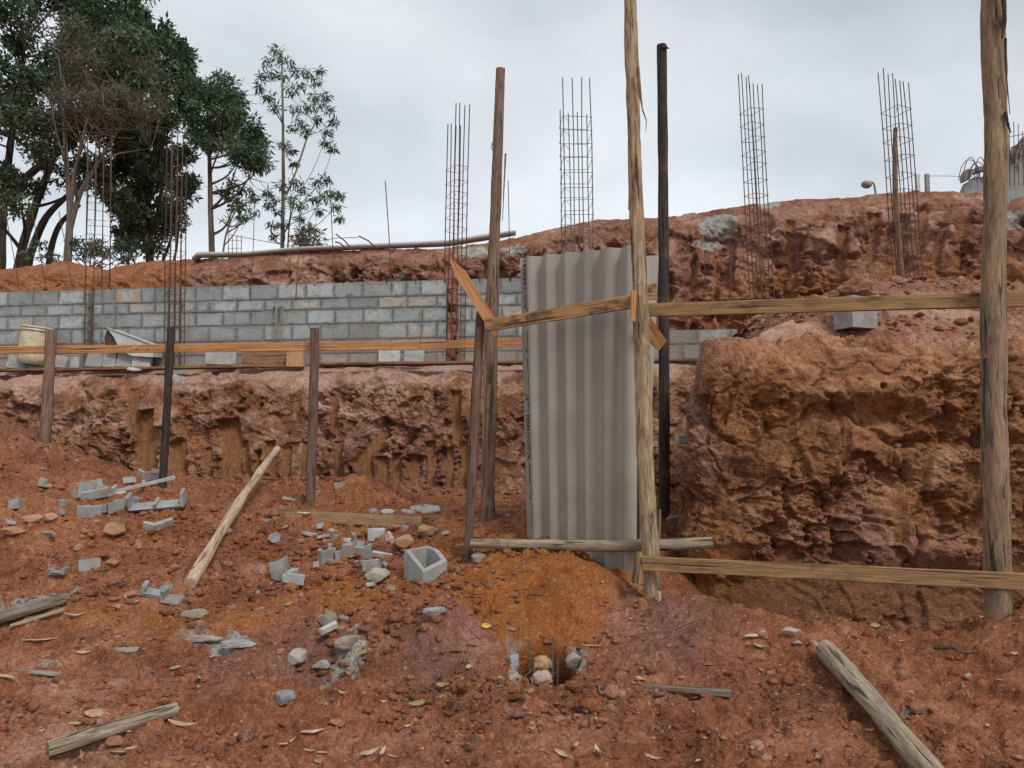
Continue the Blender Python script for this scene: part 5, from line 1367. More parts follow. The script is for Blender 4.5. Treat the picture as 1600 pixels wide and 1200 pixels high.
# ================================================================== stones
for i, a in enumerate([
    ('grey rough concrete lump in the foreground left of the middle', 443, 1100, 38, 'frag', (1, .85, .85), 'concrete lump'),
    ('pale grey jagged concrete lump at the top of the purple ridge', 679, 964, 38, 'frag', (1, .7, .62), 'concrete lump'),
    ('brown rough concrete lump at the right of the middle heap', 590, 910, 40, 'rough', (1, .8, .7), 'concrete lump'),
    ('round tan stone in front of the left heap', 178, 838, 44, 'stone_tan', (1, .8, .62), 'stone'),
    ('tan stone between the pale chip and the left heap', 53, 816, 34, 'stone_tan', (1, .7, .45), 'stone'),
    ('second tan stone, just right of the tan stone near the pale chip', 79, 818, 24, 'stone_tan', (1, .8, .7), 'stone'),
    ('low tan stone at the left edge below the pale chip', 22, 836, 40, 'stone_tan', (1, .7, .4), 'stone'),
    ('small orange stone below the long flat grey bar', 122, 860, 16, 'stone_tan', (1, .8, .7), 'stone'),
    ('earthy concrete lump at the head of the cement crust left of the hollow', 302, 970, 44, 'rough', (1, .6, .5), 'concrete lump'),
    ('flat concrete crust right of the earthy concrete lump', 318, 1003, 58, 'rough', (1, .45, .2), 'concrete crust'),
    ('long concrete crust leading toward the hollow', 368, 1012, 66, 'frag', (1, .4, .2), 'concrete crust'),
    ('slim grey concrete strip lying left of the flat crust', 196, 1020, 62, 'rough', (1, .16, .16), 'concrete strip'),
    ('long thin concrete strip lying near the left edge', 58, 1056, 86, 'rough', (1, .1, .1), 'concrete strip'),
    ('tan pebble on the rim below the long low board', 1240, 994, 36, 'stone_pink', (1, .5, .42), 'stone'),
    ('small pale pebble just below the tan rim pebble', 1247, 1009, 18, 'stone_pink', (1, .7, .5), 'stone'),
    ('tan stone left of the hollow block, upper of the two', 664, 841, 30, 'stone_tan', (1, .8, .7), 'stone'),
    ('pinkish stone between the middle heap and the hollow block', 633, 856, 34, 'stone_tan', (1, .7, .7), 'stone'),
    ('pale pink stone above the long flat bar', 609, 850, 22, 'stone_pink', (.8, .8, 1), 'stone'),
    ('speckled grey stone wedged beside the foot of the short leaning post', 748, 880, 26, 'rough', (1, .8, 1.0), 'stone'),
    ('flat-topped red stone in the foreground among dry leaves', 528, 1134, 28, 'stone_red', (1, .7, .55), 'stone'),
    ('bright red stone on the ground right of the middle foreground', 875, 1130, 22, 'stone_red', (1, .7, .5), 'stone'),
    ('dark red stone right of the hollow-fronted block lump', 176, 886, 28, 'stone_red', (1, .7, .55), 'stone'),
    ('reddish stone beside the trio near the slanting log', 208, 932, 22, 'stone_red', (1, .8, .6), 'stone'),
    ('orange stone in front of the trio near the slanting log', 183, 952, 18, 'stone_tan', (1, .8, .6), 'stone'),
    ('white pebble on the flank of the purple ridge', 732, 1050, 14, 'stone_pink', (1, .8, .7), 'stone'),
    ('pale lump on the upper edge of the cement-lined hollow', 536, 970, 18, 'rough', (1, .8, .7), 'stone'),
    ('rough lump behind the cement-lined hollow', 510, 978, 34, 'rough', (1, .7, .9), 'concrete lump'),
    ('large leaning concrete face at the right of the cement-lined hollow', 548, 1012, 56, 'rough', (1, .35, .55), 'concrete lump', .6),
    ('crumbly concrete wall at the left of the cement-lined hollow', 462, 1040, 34, 'rough', (1, .7, .8), 'concrete lump'),
    ('crumbly concrete lump at the front of the cement-lined hollow', 503, 1048, 34, 'frag', (1, .6, .5), 'concrete lump'),
    ('red lump of clay left of the lath', 955, 1092, 22, 'stone_red', (1, .8, .8), 'stone'),
    ('rust-red pebble in the foreground under the lath', 940, 1135, 22, 'stone_red', (1, .7, .6), 'stone'),
    ('small brown pebble right of the bottom right log', 1425, 1085, 10, 'stone_pink', (1, .8, .8), 'stone'),
    ('lumpy pink stone right of the bottom right log', 1436, 1112, 30, 'stone_red', (1, .7, .5), 'stone'),
    ('pair-like pinkish pebble below the dent in the right slope', 1512, 1062, 14, 'stone_pink', (1, .8, .8), 'stone'),
    ('orange stone near the lower left log', 210, 1102, 14, 'stone_red', (1, .8, .6), 'stone'),
    ('buried red stone below the lower left log', 178, 1164, 30, 'stone_red', (1, .7, .4), 'stone')]):
    rock(a[0], a[1], a[2], a[3], M[a[4]], a[5], a[6], {'stone': 'stone', 'concrete lump': 'concrete_lump', 'concrete crust': 'concrete_crust', 'concrete strip': 'concrete_strip'}[a[6]], i, rough=.13 if a[4] in ('rough', 'frag') else .08, yaw=a[7] if len(a) > 7 else random.uniform(-.25, .45) if a[5][0] == 1 and a[5][1] < .5 else random.uniform(-.5, .5))
# bored hole with its broken concrete collar and starter bars
cx, cy = PIT2; cz = float(ground_base(np.array([cx]), np.array([cy]))[0])
for i, (lb, dx, dy, dz, w, sq, mt) in enumerate([
    ('pale broken concrete collar on the left of the bored hole', -.175, .03, -.1, .16, (.7, .8, 1.0), 'frag_pale'),
    ('jagged concrete collar on the right of the bored hole', .175, .02, -.06, .12, (.8, .8, .8), 'rough'),
    ('round concrete stump in the front of the bored hole', -.02, -.02, -.16, .15, (1, .8, .9), 'stone_pink'),
    ('ochre lump at the back of the bored hole', .0, .11, -.1, .13, (1, .8, .8), 'stone_tan')]):
    p = Vector((cx + dx, cy + dy, cz + dz))
    rock(lb, 0, 0, w * F / p.y, M[mt], sq, 'concrete lump', 'concrete_lump', 70 + i, p, None, .3, .13)
root = thing('starter_bars', 'thin upright steel bars sticking out of the bored hole', 'rebar', (cx, cy, cz - .2))
for (dx, dy, hgt) in [(-.075, .03, .11), (-.055, -.01, .02), (.055, .05, .13), (.05, .0, .05), (.08, -.01, .02)]:
    bar(root, 'bar', [(cx + dx, cy + dy, cz - .3), (cx + dx + .006, cy + dy, cz + hgt - .03)], .004, M['rebar_grey'])
bar(root, 'tie_wire', [(cx - .1, cy - .02, cz - .1), (cx - .06, cy, cz - .07), (cx + .06, cy, cz - .09), (cx + .09, cy, cz - .08)], .0025, M['wire'])
root = thing('starter_bars', 'bent steel ties in the cement-lined hollow', 'rebar', (PIT1[0], PIT1[1], 0.2))
g0 = float(ground_full(np.array([PIT1[0]]), np.array([PIT1[1]]))[0])
for (dx, z0, z1) in [(-.07, 0, .1), (.07, 0, .14), (.02, 0, .07)]:
    bar(root, 'bar', [(PIT1[0] + dx, PIT1[1], g0 - .05), (PIT1[0] + dx, PIT1[1], g0 + z1)], .004, M['rebar_grey'])
bar(root, 'tie_wire', [(PIT1[0] - .1, PIT1[1] - .02, g0 + .05), (PIT1[0] + .1, PIT1[1] - .01, g0 + .055)], .003, M['wire'])
# black band on the ground behind the sheet-side pole
m = MB(); q = [P(976, 925, 5.15), P(990, 933, 5.1), P(1003, 930, 5.1)]; m.tube(q, [.012] * 3, 8, True, .3, 3); tag(m.build('black_hose_piece', M['pole_dark'], None, True), 'short black hose piece on the earth at the left foot of the sheet-side pole', 'hose')

# ================================================================== leaves and twigs
def leaf(label, u, v, wpx, ang, mat, asp=.32, curl=.35, pitch=0.0, name='dry_leaf', lift=.004):
    rv = random.Random(int(u * 5 + v * 3)); asp *= rv.uniform(.7, 1.25); curl *= rv.uniform(1.0, 2.4); pitch += rv.uniform(-.1, .4)
    r = random.Random(int(u * 13 + v * 7)); p = hit(u, v); L = wpx * p.y / F; n = 10
    vs = []; fs = []
    bend = r.uniform(-.5, .5)
    for i in range(n + 1):
        t = i / n; w = L * asp * .5 * (math.sin(math.pi * min(1, t * .93 + .05)) ** .8) * (1.1 - .35 * t)
        y0 = bend * .3 * L * (t - .5) ** 2; z = curl * L * (abs(t - .5) ** 1.6) * r.uniform(.85, 1.15)
        for s in (-1, -.5, 0, .5, 1):
            vs.append(Vector(((t - .5) * L, y0 + w * s, z + abs(s) * w * .55 * (1 + curl))))
    for i in range(n):
        for s in range(4): fs.append((i * 5 + s, i * 5 + s + 1, (i + 1) * 5 + s + 1, (i + 1) * 5 + s))
    R = Matrix.Rotation(ang, 3, 'Z') @ Euler((r.uniform(-.3, .5) + pitch, r.uniform(-.15, .15), 0)).to_matrix()
    vs = [R @ q for q in vs]; zb = min(q.z for q in vs)
    m = MB(); m.add([q + p + Vector((0, 0, lift - zb)) for q in vs], fs)
    return tag(m.build(name, M[mat], None, True), label, 'leaf', 'dry leaves fallen on the ground')
for a in [
    ('yellow leaf lying on the bare earth right of the flat concrete crust', 333, 1030, 14, 1.5, 'leaf_yel', .6, .1),
    ('long olive leaf lying right of the cement-lined hollow', 570, 1028, 32, .75, 'leaf_olive', .22, .1),
    ('bright yellow leaf on the orange heap', 760, 982, 15, .1, 'leaf_yel', .5, .2, .4),
    ('large pale oval leaf in the foreground below the rough grey lump', 488, 1152, 36, .5, 'leaf_pale', .45, .25, .3),
    ('narrow pale leaf left of the large pale oval leaf', 449, 1165, 30, .7, 'leaf_pale', .25, .4),
    ('curled tan leaf below the large pale oval leaf', 487, 1178, 28, -.2, 'leaf_tan', .4, .5),
    ('orange-tan leaf scrap below the curled tan leaf', 503, 1182, 16, .1, 'leaf_tan', .4, .2),
    ('upright twisted pale leaf at the bottom edge, middle of the picture', 596, 1182, 34, 1.5, 'leaf_pale', .3, .6, .5),
    ('long curled leaf left of the upright twisted leaf', 577, 1187, 34, .6, 'leaf_pale', .25, .4),
    ('tan leaf lying flat right of the upright twisted leaf', 614, 1192, 20, -.3, 'leaf_tan', .4, .2),
    ('grey-brown folded leaf under the purple ridge', 655, 1102, 34, .3, 'leaf_olive', .35, .3, .3),
    ('tan folded leaf right of the grey-brown folded leaf', 700, 1098, 30, .6, 'leaf_tan', .35, .4, .4),
    ('dark brown leaf curled on the purple ridge', 693, 1077, 22, -.2, 'leaf_olive', .45, .3, .2),
    ('small yellow leaf near the bottom edge, right of the middle', 855, 1180, 15, 2.0, 'leaf_yel', .5, .2, .3),
    ('greenish yellow leaf on the rim right of the bored hole', 925, 1012, 32, -.15, 'leaf_olive', .22, .1),
    ('pale twisted leaf left end of the lath', 937, 1088, 24, 1.9, 'leaf_pale', .3, .5, .3),
    ('orange tan leaf above the lath', 1002, 1064, 18, -.6, 'leaf_tan', .35, .3, .3),
    ('pale leaf on the slope above the lath', 1110, 1042, 20, .15, 'leaf_pale', .35, .2),
    ('long pale leaf on the rim below the long low board', 1180, 998, 34, .2, 'leaf_pale', .25, .15),
    ('tan leaf below the long pale rim leaf', 1189, 1015, 22, -.5, 'leaf_tan', .4, .4),
    ('pale leaf lower on the right slope', 1188, 1050, 20, -.8, 'leaf_pale', .4, .2),
    ('broad crumpled pale leaf at the bottom edge right of the middle', 932, 1178, 34, 1.7, 'leaf_pale', .4, .6, .4),
    ('brown upright leaf left of the crumpled pale leaf', 894, 1172, 30, 1.3, 'leaf_tan', .3, .5, .7),
    ('pale pointed leaf left of the brown upright leaf', 882, 1182, 28, -.7, 'leaf_pale', .28, .4, .2),
    ('pale long leaf at the bottom right of the middle', 1022, 1188, 34, -.7, 'leaf_pale', .25, .3, .2),
    ('pale round scrap of leaf at the bottom edge, left of the bottom right log', 1094, 1192, 14, .2, 'leaf_pale', .7, .2),
    ('curved pale leaf right of the dark log at the left edge', 117, 970, 32, .5, 'leaf_pale', .35, .6, .2),
    ('tan leaf lying above the lower left log', 152, 1121, 36, .15, 'leaf_tan', .4, .4, .3),
    ('dull leaf below the lower left log', 185, 1182, 28, -.2, 'leaf_olive', .4, .2),
    ('tan scrap of leaf beside the dull leaf', 205, 1172, 18, .4, 'leaf_tan', .4, .3),
    ('long brown leaf at the right end of the lower left log', 284, 1136, 44, -.05, 'leaf_tan', .2, .3),
    ('green-brown leaf standing near the flat concrete crust', 273, 1046, 22, 1.2, 'leaf_olive', .45, .2, .6),
    ('brown leaf right of the green-brown leaf', 308, 1062, 28, -.8, 'leaf_tan', .3, .1, .2),
    ('pale crumpled leaf left of the slim concrete strip', 131, 1024, 20, .2, 'leaf_pale', .4, .5),
    ('small tan leaf above the long thin strip at the left', 72, 1029, 12, 1.2, 'leaf_tan', .5, .2),
    ('long pale leaf lying under the dark log at the left', 66, 1003, 52, .55, 'leaf_tan', .16, .15),
    ('tan leaf at the left edge by the long thin strip', 8, 1066, 34, -.1, 'leaf_tan', .3, .1),
    ('yellowish leaf against the upper side of the lower left log', 120, 1136, 28, .4, 'leaf_tan', .35, .2, .3),
    ('small pale leaf right of the lower left log, near the bottom', 373, 1154, 20, -.1, 'leaf_pale', .35, .2),
    ('leaf scrap left of the slanting log foot', 210, 946, 20, .7, 'leaf_pale', .35, .5),
    ('long leaf on the debris left of the lower rubble', 196, 938, 22, 2.2, 'leaf_pale', .25, .4),
    ('green leaf on the earth behind the cement-lined hollow', 447, 948, 26, 1.3, 'leaf_olive', .3, .3, .5),
    ('flat pale leaf on the slope behind the right log', 1410, 1004, 14, .0, 'leaf_pale', .3, .1),
    ('green leaf at the lip of the trench behind the right log', 1367, 983, 18, .2, 'leaf_olive', .4, .2),
    ('tan leaf stuck beside the slanting log', 329, 836, 18, .3, 'leaf_tan', .4, .2),
    ('pale leaf near the left end of the buried board', 475, 805, 24, .6, 'leaf_pale', .3, .3),
    ('yellow straw blade left of the middle heap lump', 565, 905, 16, .9, 'leaf_yel', .15, .1),
    ('yellow straw blade left of the short leaning post', 722, 860, 24, .45, 'leaf_yel', .12, .1)]:
    leaf(*a)
def twig(label, pts, r=.003, mat='pole_brown'):
    q = [hit(u, v) + Vector((0, 0, .008 + .01 * (i % 2))) for i, (u, v) in enumerate(pts)]
    m = MB(); m.tube(q, [r * (1 - .4 * i / len(q)) for i in range(len(q))], 5, True); tag(m.build('twig', M[mat], None, True), label, 'twig', 'thin twigs lying on the earth')
twig('long curved twig on the rim right of the sheet-side pole', [(985, 996), (1020, 993), (1055, 986), (1080, 978), (1100, 970)], .004)
twig('thin twig across the earth above the lower left log', [(35, 1138), (60, 1120), (90, 1118), (108, 1135)], .003)
twig('pale stalk across the lower left log', [(118, 1150), (124, 1170), (128, 1195)], .004, 'log_pink')
twig('slim twig above the bottom right log', [(1305, 985), (1318, 1000), (1328, 1010)], .003)
twig('thin twig on the slope below the right pole', [(1555, 975), (1575, 965), (1590, 958)], .003)
twig('dark root-like twig right of the bottom right log', [(1460, 1016), (1490, 1018), (1510, 1022), (1528, 1026)], .006)
twig('thin stalk right of the log, below the dent', [(1503, 1070), (1512, 1088), (1520, 1104)], .003, 'log_pink')
twig('pale twig standing on the trench slope', [(1408, 952), (1418, 965), (1425, 974)], .003, 'log_pink')
twig('dark chip-like twig above the lath', [(970, 1058), (976, 1055), (983, 1052)], .008, 'pole_dark')
# leaf scraps too many to count
r = np.random.default_rng(5); n = 420
y = 3.2 * (5.6 / 3.2) ** r.uniform(0, 1, n); x = r.uniform(-.75, .75, n) * y
keep = (r.uniform(0, 1, n) < .35 + .65 * (y < 4.2)); x, y = x[keep], y[keep]; z = ground_full(x, y); n = len(x)
L = r.lognormal(-3.75, .45, n); a = r.uniform(0, 6.28, n)
q = np.array([(-.5, 0, .1), (0, -.2, 0), (.5, 0, .12), (0, .2, .06)]); Q = np.repeat(q[None], n, 0) * L[:, None, None]
Q[..., 2] *= r.uniform(.4, 4, n)[:, None]
X = Q[..., 0] * np.cos(a)[:, None] - Q[..., 1] * np.sin(a)[:, None]; Yq = Q[..., 0] * np.sin(a)[:, None] + Q[..., 1] * np.cos(a)[:, None]
V = np.stack([X + x[:, None], Yq + y[:, None], Q[..., 2] + z[:, None] + .006], -1).reshape(-1, 3)
i4 = np.arange(n)[:, None] * 4
Tq = np.concatenate([i4 + np.array([[0, 1, 2]]), i4 + np.array([[0, 2, 3]])])
tag(big_mesh('leaf_litter', V, Tq, M['leaf_tan'], False), 'scraps of dry leaf strewn over the foreground', 'leaf litter', kind='stuff')
# ================================================================== trees
def leaves(name, root, centers, radii, per, size, asp, mat, seed, droop=.3, flat=.8):
    """leaf-sized folded blades spread through clumps in the crown"""
    r = np.random.default_rng(seed)
    C = np.repeat(np.array([c[:] for c in centers]), per, 0); R = np.repeat(np.array(radii), per)
    n = len(C)
    g = r.normal(size=(n, 3)); g = g / (np.linalg.norm(g, axis=1)[:, None] + 1e-6) * (r.uniform(0, 1, n) ** .55)[:, None]
    C = C + g * R[:, None] * np.array([1.1, 1.1, flat])
    d = r.normal(size=(n, 3)) + g * .8; d[:, 2] -= droop; d /= np.linalg.norm(d, axis=1)[:, None]
    s = np.cross(d, r.normal(size=(n, 3))); s /= np.linalg.norm(s, axis=1)[:, None] + 1e-6
    nn = np.cross(d, s)
    L = size * r.uniform(.6, 1.3, n)[:, None]; W = L * asp
    V = np.stack([C, C + d * L * .45 + s * W * .5 + nn * W * .12, C + d * L - nn * L * .12, C + d * L * .45 - s * W * .5 + nn * W * .12], 1).reshape(-1, 3)
    i = np.arange(n)[:, None] * 4
    T = np.concatenate([i + np.array([[0, 1, 2]]), i + np.array([[0, 2, 3]])], 1).reshape(-1, 3)
    o = big_mesh(name, V - np.array(ORG[root.name]), T, mat, False); o.parent = root; ORG[o.name] = ORG[root.name]
    return o
def limbs(root, name, trunk, trad, targets, mat, seed, r0=.5, twig=0, lift=.25):
    """curved limbs from the trunk to each clump of foliage"""
    rr = random.Random(seed); m = MB()
    for c in targets:
        c = Vector(c)
        # join the trunk below the clump
        k = min(range(len(trunk)), key=lambda i: (trunk[i] - c).length + .9 * max(0, trunk[i].z - c.z + .75 * (Vector((trunk[i].x, trunk[i].y, 0)) - Vector((c.x, c.y, 0))).length) * 2)
        a = trunk[k]; D = c - a; n = 6; L = D.length
        ra = min(trad[k] * r0, .012 + .022 * L); side = Vector((rr.uniform(-1, 1), rr.uniform(-1, 1), rr.uniform(-.4, .6))) * L * .1
        pts = [a + D * (i / n) + side * math.sin(math.pi * i / n) + Vector((0, 0, -lift * L * .3 * math.sin(math.pi * i / n))) for i in range(n + 1)]
        m.tube(pts, [ra * (1 - .8 * i / n) + .004 for i in range(n + 1)], 5, False)
        for t in range(twig):
            b = pts[rr.randint(3, n)]; e = b + Vector((rr.gauss(0, 1), rr.gauss(0, 1), rr.gauss(.25, .7))) * min(.32, .18 * L + .12)
            m.tube([b, b.lerp(e, .5) + Vector((rr.gauss(0, .03), 0, rr.gauss(0, .03))), e], [ra * .35 + .004, ra * .2 + .003, .003], 4, False)
    return m.build(name, mat, root, True)
def trunk_part(root, keys, mat, seed, name='trunk', n=10):
    pts, rad = ppath(keys, 30); m = MB(); m.tube(pts, rad, n, True, .14, seed); m.build(name, mat, root, True); return pts, rad
def inside(poly, x, y):
    c = False; j = len(poly) - 1
    for i in range(len(poly)):
        xi, yi = poly[i]; xj, yj = poly[j]
        if (yi > y) != (yj > y) and x < (xj - xi) * (y - yi) / (yj - yi) + xi: c = not c
        j = i
    return c
def fill(poly, n, Y, depth, rpx, seed, gap=None):
    rr = random.Random(seed); us = [p[0] for p in poly]; vs = [p[1] for p in poly]; C = []; R = []
    while len(C) < n:
        u, v = rr.uniform(min(us), max(us)), rr.uniform(min(vs), max(vs))
        if not inside(poly, u, v): continue
        if gap and rr.random() < gap(u, v): continue
        y = Y + rr.gauss(0, depth * .5); C.append(P(u, v, y)); R.append(rr.uniform(*rpx) * y / F)
    return C, R
# --- big broadleaf tree at the far left with several leaning stems
root = thing('broadleaf_tree', 'big dark broadleaf tree with several leaning stems filling the left edge', 'tree', P(30, 470, 20))
tr = []; rd = []
for i, keys in enumerate([[(0, 520, 20, 14), (4, 330, 20, 12), (20, 200, 20, 9), (40, 60, 20, 4)], [(22, 520, 19.6, 15), (30, 400, 19.6, 13), (52, 330, 19.6, 12), (90, 230, 19.6, 9), (120, 120, 19.6, 4)],
                          [(36, 520, 20.4, 13), (45, 400, 20.4, 12), (72, 335, 20.4, 10), (112, 300, 20.5, 7), (170, 250, 20.5, 4)], [(-30, 520, 20, 16), (-5, 330, 20, 14), (45, 270, 20, 12), (100, 235, 20.3, 8), (150, 190, 20.5, 5)],
                          [(70, 520, 20.8, 11), (78, 390, 20.8, 9), (92, 350, 20.8, 8), (125, 320, 20.8, 5)]]):
    a, b = trunk_part(root, keys, M['bark_dark'], 300 + i); tr += a; rd += b
poly = [(-130, -110), (120, -110), (215, -20), (235, 60), (215, 150), (190, 250), (150, 330), (95, 360), (40, 345), (10, 370), (-130, 360)]
C, R = fill(poly, 140, 20.5, 3.2, (16, 34), 11, lambda u, v: .55 * (v > 210) + .0)
limbs(root, 'branches', tr, rd, C[::2], M['bark_dark'], 41)
leaves('foliage', root, C, R, 300, .15, .42, M['leaf_dark'], 51)
# --- dark round tree in the middle of the group
root = thing('broadleaf_tree', 'dark dense round-crowned tree behind the second rebar column from the left', 'tree', P(232, 470, 22.5))
tr, rd = trunk_part(root, [(235, 520, 22.5, 14), (234, 390, 22.5, 13), (226, 250, 22.5, 11), (215, 120, 22.5, 8), (200, 20, 22.5, 4)], M['bark_dark'], 310)
poly = [(100, -60), (170, -30), (225, 30), (262, 50), (285, 85), (298, 125), (300, 190), (296, 260), (306, 330), (283, 350), (262, 362), (240, 392), (205, 400), (190, 375), (165, 330), (150, 250), (110, 120)]
C, R = fill(poly, 150, 22.5, 2.6, (13, 26), 12)
limbs(root, 'branches', tr, rd, C[::2], M['bark_dark'], 42)
leaves('foliage', root, C, R, 340, .15, .42, M['leaf_dark'], 52)
# tufts that break the outline
C, R = fill([(180, -40), (228, 22), (268, 40), (292, 80), (306, 140), (312, 210), (296, 210), (280, 110), (250, 66), (190, 20)], 44, 22.3, 1.5, (6, 12), 13)
leaves('foliage', root, C, R, 46, .21, .38, M['leaf_mid'], 53)
# --- pale, half-bare tree in front
root = thing('bare_twiggy_tree', 'pale forked tree with a thin brownish twiggy crown, in front of the dark trees', 'tree', P(108, 470, 18))
tr = []; rd = []
for i, keys in enumerate([[(102, 500, 18, 13), (106, 395, 18, 12), (110, 330, 18, 10), (103, 240, 18, 7), (98, 160, 18, 5), (92, 90, 18, 2)], [(108, 360, 18, 10), (125, 300, 18, 8), (165, 235, 17.8, 5), (200, 180, 17.8, 3), (225, 120, 17.8, 2)],
                          [(108, 345, 18, 8), (116, 270, 18, 6), (135, 190, 18.2, 4), (160, 110, 18.2, 2)], [(104, 260, 18, 5), (88, 210, 18, 4), (78, 140, 18, 2)], [(150, 255, 17.9, 4), (185, 240, 17.9, 3), (235, 232, 17.9, 1.5)]]):
    a, b = trunk_part(root, keys, M['bark_pale'], 320 + i, 'trunk' if i == 0 else 'limb', 8); tr += a; rd += b
C, R = fill([(70, 150), (60, 70), (90, 22), (140, 40), (190, 70), (240, 100), (255, 150), (240, 200), (180, 190), (140, 170), (100, 200)], 90, 18, 1.6, (10, 22), 14)
limbs(root, 'twigs', tr, rd, C, M['bark_pale'], 43, .45, 8)
leaves('foliage', root, C, R, 80, .1, .34, M['leaf_brown'], 54)
# --- medium tree standing clear on the right of the group
root = thing('slender_tree', 'slender leafy tree with one straight trunk, right of the dark group', 'tree', P(331, 470, 19))
tr, rd = trunk_part(root, [(331, 500, 19, 10), (331, 392, 19, 9.5), (329, 330, 19, 8.5), (328, 270, 19, 7), (325, 190, 19, 5), (322, 120, 19, 2)], M['bark_grey'], 330)
C, R = fill([(300, 125), (318, 108), (345, 118), (372, 140), (392, 175), (405, 210), (418, 245), (414, 268), (392, 270), (380, 250), (350, 240), (312, 240), (295, 200), (290, 150)], 110, 19, 1.5, (9, 19), 15)
C2, R2 = fill([(340, 285), (375, 282), (398, 300), (412, 318), (385, 345), (350, 335)], 12, 18.9, .7, (7, 12), 16)
limbs(root, 'branches', tr, rd, C[::5] + C2[::6], M['bark_grey'], 44, .5, 4, .5)
leaves('foliage', root, C, R, 95, .15, .28, M['leaf_mid'], 55, .7)
leaves('foliage', root, C2, R2, 38, .16, .28, M['leaf_mid'], 56, .7)
# --- thin eucalyptus
root = thing('thin_eucalyptus', 'tall thin see-through eucalyptus with drooping leaves, rightmost of the trees', 'tree', P(441, 470, 18.5))
tr, rd = trunk_part(root, [(441, 500, 18.5, 7), (441, 388, 18.5, 6.5), (443, 280, 18.5, 5.5), (442, 180, 18.5, 4), (440, 80, 18.5, 1.5)], M['bark_grey'], 340, n=8)
t2, r2 = trunk_part(root, [(447, 305, 18.5, 3.5), (462, 270, 18.5, 3), (480, 215, 18.5, 2.5), (492, 195, 18.5, 1.5)], M['bark_grey'], 341, 'limb', 6)
t3, r3 = trunk_part(root, [(449, 400, 18.6, 3), (452, 350, 18.6, 2.5), (462, 305, 18.6, 1.5)], M['bark_grey'], 342, 'limb', 6)
tr += t2 + t3; rd += r2 + r3
spots = [(430, 78, 10), (436, 90, 12), (420, 95, 10), (450, 95, 11), (465, 110, 12), (425, 115, 12), (445, 118, 12), (480, 112, 9), (492, 125, 10), (410, 118, 9), (405, 135, 8), (470, 132, 13), (455, 140, 12), (500, 110, 6), (508, 150, 9), (515, 170, 9), (522, 190, 8), (500, 165, 10), (512, 205, 8), (490, 150, 10), (480, 165, 11), (460, 170, 11), (470, 190, 12), (455, 200, 9), (495, 185, 9), (478, 205, 8), (420, 150, 8), (430, 168, 8), (444, 225, 8), (455, 235, 6), (520, 232, 5), (508, 222, 6), (460, 255, 5),
         (440, 290, 9), (462, 285, 11), (472, 295, 11), (495, 285, 11), (510, 280, 9), (520, 300, 11), (530, 305, 9), (505, 305, 11), (490, 310, 9), (525, 322, 8), (532, 340, 5), (455, 310, 10), (468, 320, 10), (428, 310, 10), (420, 320, 9), (435, 330, 9), (425, 350, 8), (440, 350, 8), (418, 300, 6), (470, 340, 7), (500, 330, 6), (428, 368, 7)]
rr = random.Random(8)
C = [P(u, v, 18.5 + rr.gauss(0, .6)) for u, v, q in spots]; R = [q * 18.5 / F for u, v, q in spots]
limbs(root, 'branches', tr, rd, C[::2], M['bark_grey'], 45, .4, 2, .4)
leaves('foliage', root, C, R, 62, .15, .2, M['leaf_mid'], 57, 1.2)
# --- saplings and shrub along the rim
root = thing('leaning_sapling', 'small leaning sapling between the slender tree and the thin eucalyptus', 'sapling', P(346, 440, 17))
tr, rd = trunk_part(root, [(345, 420, 17, 3.5), (352, 370, 17, 3.2), (362, 340, 17, 2.6), (374, 318, 17, 1.5)], M['bark_grey'], 350, n=6)
C = [P(u, v, 17 + rr.gauss(0, .3)) for u, v in [(374, 316), (385, 322), (392, 335), (400, 330), (365, 325), (378, 338), (355, 345), (388, 312)]]
limbs(root, 'branches', tr, rd, C, M['bark_grey'], 46, .5, 2); leaves('foliage', root, C, [.12] * len(C), 16, .15, .25, M['leaf_mid'], 58, .8)
root = thing('low_shrub', 'low reddish-green shrub on the rim right of the thin eucalyptus', 'shrub', P(485, 420, 16))
tr, rd = trunk_part(root, [(482, 420, 16, 3), (484, 385, 16, 2), (486, 365, 16, 1)], M['bark_grey'], 351, n=6)
C, R = fill([(462, 392), (466, 352), (485, 350), (505, 372), (512, 392)], 16, 16, .5, (6, 10), 19)
limbs(root, 'branches', tr, rd, C, M['bark_grey'], 47, .5, 1); leaves('foliage', root, C, R, 32, .13, .28, M['leaf_brown'], 59, .6)
root = thing('low_shrub', 'low dark shrub among the trunks at the left, under the forked pale tree', 'shrub', P(140, 440, 17.5))
tr, rd = trunk_part(root, [(140, 440, 17.5, 3), (142, 390, 17.5, 2), (140, 370, 17.5, 1)], M['bark_dark'], 352, n=6)
C, R = fill([(20, 412), (40, 385), (120, 370), (165, 375), (205, 372), (215, 412)], 34, 17.8, .6, (6, 12), 20, lambda u, v: .5 * (u < 115))
limbs(root, 'branches', tr, rd, C[::2], M['bark_dark'], 48, .5, 1); leaves('foliage', root, C, R, 36, .12, .32, M['leaf_dark'], 60, .4)

